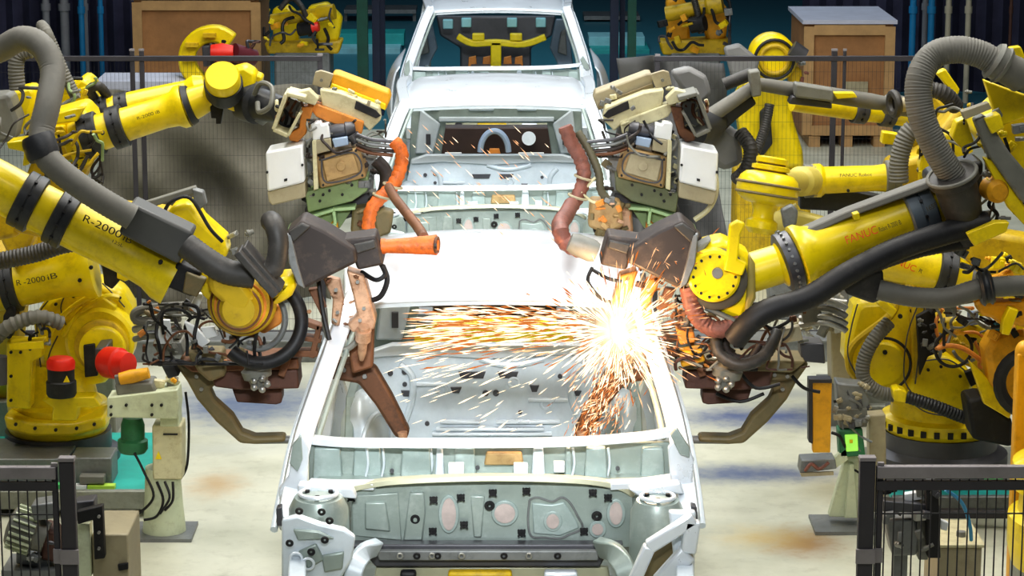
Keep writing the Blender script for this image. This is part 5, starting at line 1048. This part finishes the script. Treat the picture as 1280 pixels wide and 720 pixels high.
# ---- R6' : behind right fence
q6 = robot(960, 300, 17.2, 'upright yellow robot with round shoulder behind the right fence')
c = P(968, 74, 17.2); k = K(17.2)
o = MB(); o.lathe(c, c+V((0, .25, 0)), [(0, 26*k), (.1, 29*k), (1, 29*k)], 32); o.build('shoulder_drum', YEL, q6); MB().torus(c+V((0, -.01, 0)), (0, 1, 0), 17*k, .016).build('drum_ring', YEL2, q6); MB().torus(c+V((0, -.01, 0)), (0, 1, 0), 24*k, .01).build('drum_ring', BLK, q6)
plate(q6, 'lower_arm', [(920, 125), (935, 100), (965, 100), (985, 110), (992, 150), (1004, 190), (1006, 212), (930, 212), (925, 160)], 17.3, .3, YEL, .04)
plate(q6, 'arm_recess', [(950, 140), (962, 130), (966, 180), (950, 200)], 17.26, .05, BND, .01); hose(q6, [(962, 130, 17.1), (956, 160, 17.1), (945, 190, 17.1)], 6, HOSED); px_lathe(q6, 'motor', (990, 60, 17.1), (1006, 70, 17.1), [(0, 10), (1, 9)], CAD)
plate(q6, 'rear_casting', [(985, 80), (1002, 86), (1004, 104), (988, 108)], 17.25, .2, YEL2, .02); p = P(966, 212, 17.4); MB().box((p.x, 17.5, p.z/2), (.5, .4, p.z)).build('pedestal', YEL2, q6, .03)
plate(q6, 'grey_guard', [(905, 60), (925, 55), (950, 75), (945, 98), (915, 100)], 17.0, .1, mat('grey_hood_plastic', (.22, .22, .22)), .02); fittings(q6, 8, (990, 55, 1010, 110), 17.1, 17.3, [GRY, PNK, SID], seed=95, size=(4, 10))
# ================================================================ floor-standing equipment
# left platform
r = thing('work_platform', P(60, 600, 12.2), 'grey steel platform with teal top under the low left robot', 'platform')
mb = MB(); c0 = P(60, 600, 12.2); xa = P(-80, 600, 12.2).x; xb = P(160, 600, 12.2).x
def slab(name, x0, x1, y0, y1, z0, z1, m, par, bv=.006): return MB().box(((x0+x1)/2, (y0+y1)/2, (z0+z1)/2), (x1-x0, y1-y0, z1-z0)).build(name, m, par, bv)
r.location = (-2.1, 12.1, 0)
xl, xr = -3.0, P(185, 600, 11.8).x
slab('deck_frame', xl, xr, 11.97, 13.1, .05, .1, PLT, r); slab('drawer_unit', P(118, 640, 11.9).x, P(166, 640, 11.9).x, 11.98, 12.3, 0, .05, SID, r)
for q in (-2.9, -2.4, -1.9): slab('deck_foot', q-.03, q+.03, 12.0, 12.06, 0, .05, PLT, r)
slab('deck', xl, xr-.04, 12.01, 13.08, .1, .115, mat('teal_floor_sheet', (.03, .42, .36), .4, var=.2), r); 
slab('front_edge', xl, xr, 11.95, 11.99, .04, .13, PLT, r); slab('side_edge', xr-.04, xr, 11.99, 13.1, .04, .13, PLT, r)
slab('side_box', xl, P(84, 600, 12.1).x, 12.12, 12.5, .115, .24, SID, r); slab('green_strip', xl, P(88, 600, 12).x, 12.02, 12.07, .116, .14, GRL, r, 0); slab('yellow_green_strip', P(108, 600, 12).x, P(142, 600, 12).x, 12.02, 12.07, .116, .135, mat('lime_strip', (.5, .75, .1), .5), r, 0); slab('white_strip', P(90, 600, 12).x, P(107, 600, 12).x, 12.02, 12.07, .116, .135, WHT, r, 0)
setp(slab('riser_box', P(88, 600, 12.1).x, P(140, 600, 12.1).x, 12.1, 12.3, .115, .25, SID, r), None)
slab('small_box', P(98, 600, 12.02).x, P(130, 600, 12.02).x, 12.03, 12.09, .14, .18, GRY, r)
# left tip dresser
r = thing('tip_dresser', P(205, 650, 11.7), 'pale green tip dressing stand on round base at left', 'stand'); Y = 11.7; x = P(212, 600, Y).x; r.location = (x, Y, 0)
MB().lathe((x-.03, Y, 0), (x-.03, Y, .32), [(0, .13), (.03, .13), (.05, .1), (.5, .088), (1, .08)], 24).build('column', CRG, r); MB().box((x-.03, Y, .008), (.28, .28, .016)).build('floor_plate', SID, r)
o = plate(r, 'control_cabinet', [(190, 532), (227, 532), (228, 600), (191, 600)], Y-.1, .16, CRM, .008); plate(o, 'warning_mark', [(194, 574), (198, 564), (202, 574)], Y-.105, .004, YEL, 0)
plate(o, 'name_strip', [(204, 542), (222, 542), (222, 544), (204, 544)], Y-.105, .004, BLK, 0)
o = plate(r, 'crossbeam', [(134, 497), (222, 487), (224, 508), (222, 524), (134, 522)], Y-.14, .14, CRG, .006); bolts(o, [(139, 508), (139, 518), (158, 506), (190, 506), (190, 518), (202, 506)], Y-.145, 2)
plate(r, 'post_head', [(198, 488), (222, 484), (224, 534), (200, 534)], Y-.1, .12, CRG, .006); px_lathe(r, 'green_motor', (166, 565, Y), (166, 522, Y), [(0, 16), (.1, 19), (.35, 19), (.4, 15), (.8, 15), (1, 12)], GRD)
plate(r, 'dresser_head', [(143, 480), (190, 478), (196, 492), (146, 496)], Y-.12, .14, GRY, .01); fittings(r, 12, (145, 470, 222, 492), Y-.12, Y, [AMB, CRM, SIL, SID], seed=101, size=(5, 16))
px_lathe(r, 'yellow_coupling', (150, 474, Y-.1), (186, 466, Y-.1), [(0, 8), (.4, 9), (1, 7)], AMB)
for pts in ([(196, 602, Y-.1), (204, 625, Y-.12), (196, 645, Y-.1), (180, 650, Y-.1)], [(206, 602, Y-.1), (212, 622, Y-.14), (200, 642, Y-.12)], [(216, 602, Y-.1), (216, 625, Y-.12), (206, 638, Y-.12)], [(168, 566, Y-.1), (180, 590, Y-.1), (192, 620, Y-.12), (176, 640, Y-.1), (165, 645, Y-.1)], [(232, 490, Y), (236, 530, Y), (234, 580, Y), (226, 598, Y)]):
    MB().tube(Ps(pts), .006, 8).build('cable', BLK, r)
# right tip dresser
Y = 11.8; x = P(1062, 600, Y).x; r = thing('tip_dresser', (x, Y, 0), 'pale green stand at right with yellow shield panel and green lamp box', 'stand')
o = plate(r, 'shield_panel', [(1015, 476), (1040, 478), (1038, 566), (1016, 566)], Y-.2, .05, AMB, .004); plate(o, 'panel_edge', [(1011, 474), (1040, 474), (1040, 479), (1016, 479), (1016, 555), (1011, 553)], Y-.21, .07, FRM, .003)
plate(r, 'grey_post', [(1086, 520), (1107, 518), (1108, 580), (1106, 640), (1088, 640)], Y+.05, .1, BEI, .006); 
plate(r, 'stand_leg', [(1056, 575), (1068, 560), (1074, 575), (1074, 648), (1036, 646)], Y, .06, CRG, .006); plate(r, 'stand_rib', [(1062, 580), (1068, 580), (1072, 648), (1056, 648)], Y-.04, .04, CRG, .004)
MB().box((x-.02, Y, .008), (.3, .28, .016)).build('floor_plate', SID, r); o = plate(r, 'lamp_box', [(1048, 538), (1078, 536), (1082, 570), (1050, 572)], Y-.08, .1, GRD, .006); plate(o, 'green_lamp', [(1056, 544), (1072, 543), (1073, 564), (1058, 565)], Y-.09, .02, mat('lamp_green', (.4, .85, .15), .4, emit=(.4, .9, .1), es=.5), .004)
plate(o, 'button_mark', [(1062, 550), (1066, 550), (1066, 554), (1062, 554)], Y-.1, .01, YEL, 0)
plate(r, 'dresser_head', [(1045, 478), (1080, 482), (1088, 500), (1084, 516), (1048, 514)], Y-.06, .12, SID, .01); plate(r, 'dresser_block', [(1046, 512), (1084, 510), (1084, 534), (1050, 536)], Y-.07, .1, GRY, .006)
fittings(r, 26, (1044, 478, 1088, 532), Y-.12, Y-.04, [SIL, GRY, SID, BEI, CAD], seed=105, size=(5, 12)); cables(r, 6, (1040, 480, 1090, 600), Y-.1, Y, [BLK, SID], seed=106)
o = plate(r, 'catch_tray', [(1002, 576), (1044, 574), (1046, 586), (1000, 592)], Y-.15, .12, SID, .004)
MB().tube(Ps([(1006, 589, Y-.17), (1014, 580, Y-.17), (1024, 586, Y-.17), (1036, 578, Y-.17)]), .008, 6).build('tray_cord', PNK, o); plate(o, 'tray_edge', [(1000, 592), (1042, 590), (1042, 594), (1002, 596)], Y-.16, .02, BEI, 0)
plate(r, 'arm', [(1040, 575), (1058, 560), (1060, 575), (1044, 586)], Y-.08, .04, CRG, .003)
# right platform
r = thing('work_platform', (P(1200, 600, 12.2).x, 12.3, 0), 'dark grey platform with green edge under the low right robot', 'platform')
xl, xr = P(1112, 600, 12.2).x, P(1400, 600, 12.2).x
slab('deck', xl, xr, 12.12, 13.1, 0, .03, PLT, r); slab('front_edge', xl, xr, 12.08, 12.12, 0, .06, SID, r); slab('green_strip', xl, xr, 12.14, 12.24, .031, .05, TEA, r, 0)
slab('lower_rail', xl, xr, 11.75, 11.8, .05, .09, FRM, r)
for q in (xl+.1, (xl+xr)/2, xr-.1): slab('rail_foot', q-.02, q+.02, 11.75, 11.8, 0, .05, FRM, r)
MB().box((P(1262, 556, 11.6).x, 11.95, .2), (.07, .1, .07)).build('green_box', GRL, r)
# amber post at the right edge
a = P(1274, 600, 10.8); mb = MB(); mb.box((a.x, 10.8, P(1274, 440, 10.8).z/2), (.07, .07, P(1274, 440, 10.8).z)); mb.ball((a.x, 10.8, P(1274, 440, 10.8).z), .05, (.8, .8, 1)); mb.box((a.x, 10.8, .01), (.16, .16, .02)); setp(mb.build('guard_post', AMB, bevel=.008), 'tall amber guard post at the right edge', 'post')
# motor and box, bottom left
Y = 8.9; r = thing('pump_motor', P(40, 690, Y), 'grey-green ribbed pump motor behind the bottom left fence', 'motor')
m_ = px_lathe(r, 'motor_body', (10, 655, Y), (58, 672, Y), [(0, 10), (.04, 22), (.1, 26), (.7, 26), (.75, 22), (1, 20)], GRY)
mb = MB(); A = P(10, 655, Y); B = P(58, 672, Y); ax = (B-A)
for i in range(20):
    t = 2*PI*i/20; n_ = V((0, 0, 1))-ax.normalized()*ax.normalized().z; n_.normalize(); u_ = ax.normalized().cross(n_); d = n_*math.cos(t)+u_*math.sin(t)
    mb.bar(A+ax*.12+d*.076, A+ax*.7+d*.076, .006, .014, d)
mb.build('cooling_fin', CRG, m_); plate(r, 'terminal_box', [(38, 632), (66, 628), (70, 648), (42, 652)], Y-.06, .1, SID, .006); plate(r, 'pump_head', [(52, 660), (70, 664), (72, 705), (50, 700)], Y-.02, .12, RUST, .012); plate(r, 'pump_foot', [(20, 690), (60, 700), (60, 712), (20, 705)], Y, .1, SID, .006)
fittings(r, 10, (20, 640, 74, 705), Y-.08, Y+.05, [GRY, SID, CAD, SIL], seed=111, size=(6, 14)); z0 = P(40, 708, Y).z; MB().box((P(40, 700, Y).x, Y+.05, z0/2), (.2, .2, z0)).build('plinth', SID, r)
Y = 8.9; z1 = P(140, 668, Y).z; xa, xb = P(94, 700, Y).x, P(161, 700, Y).x
r = thing('junction_cabinet', ((xa+xb)/2, Y+.12, 0), 'beige cabinet with black upright box at the bottom left', 'cabinet')
MB().box(((xa+xb)/2+.03, Y+.15, z1/2), (xb-xa-.06, .3, z1)).build('cabinet_body', BEI, r, .006); plate(r, 'black_upright', [(96, 640), (128, 632), (131, 698), (118, 700), (116, 650), (97, 656)], Y-.05, .04, BLK, .004); plate(r, 'post', [(96, 655), (112, 655), (114, 722), (97, 722)], Y-.02, .06, CRG, .004)
bolts(r, [(124, 645), (124, 665), (124, 685)], Y-.055, 2, SIL); plate(r, 'latch', [(147, 706), (160, 704), (160, 712), (148, 714)], Y-.01, .03, BLK, .003); plate(r, 'inner_box', [(92, 628), (118, 625), (118, 650), (94, 652)], Y+.02, .08, CAD, .006)
# bottom right: bracket machinery and beige box
Y = 9.1; r = thing('valve_unit', P(1150, 660, Y), 'dark valve unit hanging behind the bottom right fence', 'machine')
r.location.z = 0
plate(r, 'support_arm', [(1104, 626), (1175, 632), (1176, 642), (1104, 640)], Y-.03, .06, CAD, .004); plate(r, 'black_upright', [(1157, 606), (1173, 606), (1176, 698), (1160, 698)], Y-.05, .05, BLK, .004); plate(r, 'valve_body', [(1106, 650), (1145, 648), (1150, 672), (1146, 695), (1116, 696)], Y, .12, SID, .01)
plate(r, 'backplate', [(1146, 640), (1158, 640), (1160, 700), (1148, 700)], Y, .05, GRY, .003); px_lathe(r, 'top_valve', (1165, 618, Y), (1163, 598, Y), [(0, 9), (.4, 9), (.5, 5), (1, 6)], CAD)
fittings(r, 18, (1104, 612, 1180, 695), Y-.06, Y+.06, [SID, CAD, GRY, SIL, BLK], seed=121, size=(6, 16)); plate(r, 'white_tag', [(1130, 618), (1155, 614), (1156, 624), (1132, 628)], Y, .03, WHT, .003); plate(r, 'white_tag', [(1176, 650), (1186, 654), (1184, 664), (1176, 662)], Y, .03, WHT, .003)
z0 = P(1130, 696, Y).z; MB().box((P(1128, 690, Y).x, Y+.06, z0/2), (.05, .05, z0)).build('support_leg', SID, r)
MB().tube(Ps([(1182, 612, Y+.05), (1202, 628, Y+.1), (1212, 655, Y+.15), (1214, 675, Y+.2)]), .007, 8).build('blue_cable', BLUC, r)
xa, xb = P(1172, 700, 9.3).x, P(1227, 700, 9.3).x; z1 = P(1200, 684, 9.3).z
r = thing('junction_cabinet', ((xa+xb)/2, 9.45, 0), 'beige floor cabinet behind the bottom right fence', 'cabinet'); MB().box(((xa+xb)/2, 9.45, z1/2), (xb-xa, .3, z1)).build('cabinet_body', BEI, r, .006); MB().box(((xa+xb)/2, 9.45, z1+.006), (xb-xa+.02, .32, .012)).build('lid', CRM, r, .003)
MB().cyl(((xa+xb)/2+.02, 9.4, z1+.012), ((xa+xb)/2+.02, 9.4, z1+.03), .018).build('cable_gland', SID, r)
# dark equipment seen low through the mesh in the distance, cable trays on the floor
for i, (x0, x1, Y, h, lab) in enumerate(((-2.75, -1.0, 15.2, .12, 'low dark cable duct along the foot of the left fence'), (1.0, 2.9, 15.2, .12, 'low dark cable duct along the foot of the right fence'))):
    mb = MB(); mb.box(((x0+x1)/2, Y, h/2), (x1-x0, .2, h)); mb.box(((x0+x1)/2, Y, h+.008), (x1-x0, .24, .016)); setp(mb.build('cable_duct', SID, bevel=.004), lab, 'duct')
# machinery between fence and crates on right, behind the right front robot
Y = 13.6
r = thing('cell_equipment', (P(1040, 460, Y).x, Y, 0), 'grey and beige pipework cabinet between the right gun and low robot', 'machine')
plate(r, 'beige_panel', [(1038, 400), (1062, 400), (1064, 480), (1040, 480)], Y, .2, BEI, .008); plate(r, 'grey_panel', [(960, 350), (1060, 350), (1062, 402), (965, 400)], Y+.3, .2, SID, .01)
fittings(r, 22, (1000, 365, 1062, 420), Y-.1, Y+.2, [SIL, GRY, SID, BEI], seed=131, size=(8, 22)); p = P(1050, 480, Y); MB().box((p.x, Y+.12, p.z/2), (.2, .2, p.z)).build('leg', SID, r)
for y in (372, 384, 396): px_lathe(r, 'pipe', (1000, y, Y-.15), (1058, y+6, Y-.15), [(0, 4), (1, 4)], SIL)
# ================================================================ sparks and glow
def emis(name, col, s):
    m = bpy.data.materials.new(name); m.use_nodes = True; nt = m.node_tree; nt.nodes.clear()
    o = nt.nodes.new('ShaderNodeOutputMaterial'); e = nt.nodes.new('ShaderNodeEmission'); e.inputs['Color'].default_value = (*col, 1); e.inputs['Strength'].default_value = s
    nt.links.new(e.outputs[0], o.inputs[0]); return m
S = P(772, 415, 9.58)
sm = [emis('spark_white_hot', (1, .8, .55), 2.0), emis('spark_yellow', (1, .55, .28), 1.3), emis('spark_orange', (.9, .28, .07), .8)]
mb = MB(); rnd = random.Random(5); mats_i = []
def streak(a, b, r, mi):
    a = V(a); b = V(b); t = (b-a).normalized(); n = t.orthogonal().normalized(); u = t.cross(n); m = a+(b-a)*.65; n0 = len(mb.bm.faces)
    ring = [mb.bm.verts.new(m+(n*math.cos(q)+u*math.sin(q))*r) for q in (0, 2.1, 4.2)]; va = mb.bm.verts.new(a); vb = mb.bm.verts.new(b)
    for i in range(3):
        for v in (va, vb):
            f = mb.bm.faces.new((ring[i], ring[(i+1) % 3], v)); f.material_index = mi
for i in range(560):   # main fan to the left
    an = rnd.gauss(PI, .14) if rnd.random() < .8 else rnd.uniform(PI*.8, PI*1.3)
    d = V((math.cos(an), rnd.uniform(-.25, .35), math.sin(an)*.55+.0)); L = rnd.uniform(.06, 1)**.8*.72; dr = .05*L*L
    p0 = S+d*L - V((0, 0, dr)) + V((0, 0, .03*rnd.gauss(0, 1)+.02)); ln = rnd.uniform(.03, .13)
    if d.x < 0 and p0.z > P(620, 384, p0.y).z: p0.z = P(620, 384, p0.y).z-rnd.uniform(0, .08)
    streak(p0, p0+V((d.x, d.y*.4, d.z-.1*L))*ln, rnd.uniform(.002, .0045), rnd.choice((0, 0, 0, 1, 2, 2)))
for i in range(520):   # spray falling down along the right gun arm
    u = rnd.random(); c = S + V((-.0-.12*u, rnd.uniform(-.1, .1), -.06-.36*u)) + V((rnd.gauss(.02, .05), 0, rnd.gauss(0, .03))); an = math.radians(240+rnd.gauss(0, 22)); ln = rnd.uniform(.015, .05)
    streak(c, c+V((math.cos(an), 0, math.sin(an)))*ln, rnd.uniform(.0015, .003), rnd.choice((0, 1, 1, 2, 2)))
for i in range(620):   # burst all round
    an = rnd.uniform(0, 2*PI); el = rnd.uniform(-.5, .5); d = V((math.cos(an)*math.cos(el), math.sin(el), math.sin(an)*math.cos(el))); q = abs(rnd.gauss(0, .13)); p0 = S+d*(.03+q); ln = rnd.uniform(.03, .1)*(1-min(.6, q))
    streak(p0, p0+d*ln, rnd.uniform(.0015, .0038), 0 if q < .14 else rnd.choice((0, 1, 2)))
for i in range(90):    # thrown upward to the right over the gun
    an = math.radians(rnd.uniform(-60, 95)); d = V((math.cos(an), rnd.uniform(-.3, .1), math.sin(an))); q = rnd.uniform(.08, .3); p0 = S+d*q; streak(p0, p0+d*rnd.uniform(.02, .06), .0022, rnd.choice((1, 2)))
for i in range(90):    # faint drifting streaks in front of and over the second car
    px = rnd.uniform(505, 690); py = rnd.uniform(150, 300); p0 = P(px, py, rnd.uniform(10.6, 12.2)); ln = rnd.uniform(.02, .06)
    streak(p0, p0+V((.7, 0, -.7))*ln, .0022, rnd.choice((0, 1, 1)))
for i in range(60):
    px = rnd.uniform(470, 760); py = rnd.uniform(440, 545); p0 = P(px, py, rnd.uniform(10.2, 11.0)); streak(p0, p0+V((.8, 0, .3))*rnd.uniform(.02, .07), .002, 0)
for i in range(40):
    px = rnd.uniform(800, 880); py = rnd.uniform(300, 450); p0 = P(px, py, 9.5); an = rnd.uniform(-1.5, 1.5); streak(p0, p0+V((math.cos(an), 0, math.sin(an)))*rnd.uniform(.01, .03), .002, rnd.choice((1, 2)))
bm = mb.bm; me = bpy.data.meshes.new('welding_sparks'); bmesh.ops.translate(bm, verts=bm.verts, vec=-S); bm.to_mesh(me); bm.free()
for q in sm: me.materials.append(q)
o = bpy.data.objects.new('welding_sparks', me); COL.objects.link(o); o.location = S; setp(o, 'bright orange welding sparks flying from the right front pillar', 'sparks', kind='stuff')
# white hot weld flash: glare halo imitated by an emissive volume around the weld point
def volmat(name, col, s, rad, pw, dens=0.):
    m = bpy.data.materials.new(name); m.use_nodes = True; nt = m.node_tree; nt.nodes.clear(); N = nt.nodes; L = nt.links
    o = N.new('ShaderNodeOutputMaterial'); v = N.new('ShaderNodeVolumePrincipled'); v.inputs['Density'].default_value = dens; v.inputs['Emission Color'].default_value = (*col, 1)
    tc = N.new('ShaderNodeTexCoord'); l = N.new('ShaderNodeVectorMath'); l.operation = 'LENGTH'; L.new(tc.outputs['Object'], l.inputs[0])
    r = N.new('ShaderNodeMapRange'); r.inputs['From Min'].default_value = 0; r.inputs['From Max'].default_value = rad; r.inputs['To Min'].default_value = 1; r.inputs['To Max'].default_value = 0; L.new(l.outputs['Value'], r.inputs['Value'])
    p = N.new('ShaderNodeMath'); p.operation = 'POWER'; L.new(r.outputs['Result'], p.inputs[0]); p.inputs[1].default_value = pw
    q = N.new('ShaderNodeMath'); q.operation = 'MULTIPLY'; L.new(p.outputs[0], q.inputs[0]); q.inputs[1].default_value = s; L.new(q.outputs[0], v.inputs['Emission Strength']); L.new(v.outputs[0], o.inputs['Volume']); return m
mb = MB(); mb.ball(S, .42, seg=32); o = mb.build('weld_flash', volmat('weld_glare_halo', (1, .68, .38), 26, .30, 5.0)); o.data.transform(Mx.Translation(V((0, 0, -.42)))) ; o.location = S
xs = [v.co.copy() for v in o.data.vertices]; c = sum(xs, V((0, 0, 0)))/len(xs); o.data.transform(Mx.Translation(-c)); setp(o, 'white hot weld flash with added glare halo at the right pillar', 'flash', kind='stuff')
mb = MB(); mb.ball(S, .02); setp(mb.build('weld_point', emis('arc_core', (1, .95, .85), 40)), 'tiny blinding weld spot in the middle of the flash', 'weld')
# ================================================================ light
def area(name, loc, size, e, col=(1, 1, 1), rot=(0, 0, 0)):
    l = bpy.data.lights.new(name, 'AREA'); l.shape = 'RECTANGLE'; l.size, l.size_y = size; l.energy = e; l.color = col; o = bpy.data.objects.new(name, l); COL.objects.link(o); o.location = loc; o.rotation_euler = rot; return o
area('hall_and_fill_light', (0, 12.5, 7), (1.6, 7), 430, (1, .98, .93)); area('hall_and_fill_light', (-3.6, 11.5, 6.5), (1, 7), 250, (1, .97, .9), (0, -.35, 0)); area('hall_and_fill_light', (3.6, 11.5, 6.5), (1, 7), 250, (1, .97, .9), (0, .35, 0))
area('hall_and_fill_light', (0, 5.0, 7), (7, 1.5), 170, (.97, .99, 1), (.7, 0, 0)); area('hall_and_fill_light', (0, 19.5, 6.8), (4, 5), 250, (.9, .95, 1)); area('hall_and_fill_light', (0, 28, 6.5), (8, 3), 260, (.7, .88, 1))  # the tilted front one is an added fill for fronts and lower corners
for i, y in enumerate((4.3, 9.8, 15.3)):      # added fill lights that brighten the car interiors, no real source
    o = area('interior_fill', (0, y, 3.5), (.9, .2), (12, 10, 7)[i], (.93, .97, 1), (math.radians(68), 0, 0)); o.data.spread = math.radians(26)
l = bpy.data.lights.new('arc_light', 'POINT'); l.energy = 22; l.color = (1, .6, .28); l.shadow_soft_size = .04; o = bpy.data.objects.new('arc_light', l); COL.objects.link(o); o.location = S+V((-.03, -.1, .02))
w = bpy.data.worlds.new('world'); sc.world = w; w.use_nodes = True; w.node_tree.nodes['Background'].inputs['Color'].default_value = (.75, .85, 1, 1); w.node_tree.nodes['Background'].inputs['Strength'].default_value = .05
sc.view_settings.view_transform = 'Standard'; sc.view_settings.look = 'Medium High Contrast'; sc.view_settings.exposure = -0.15
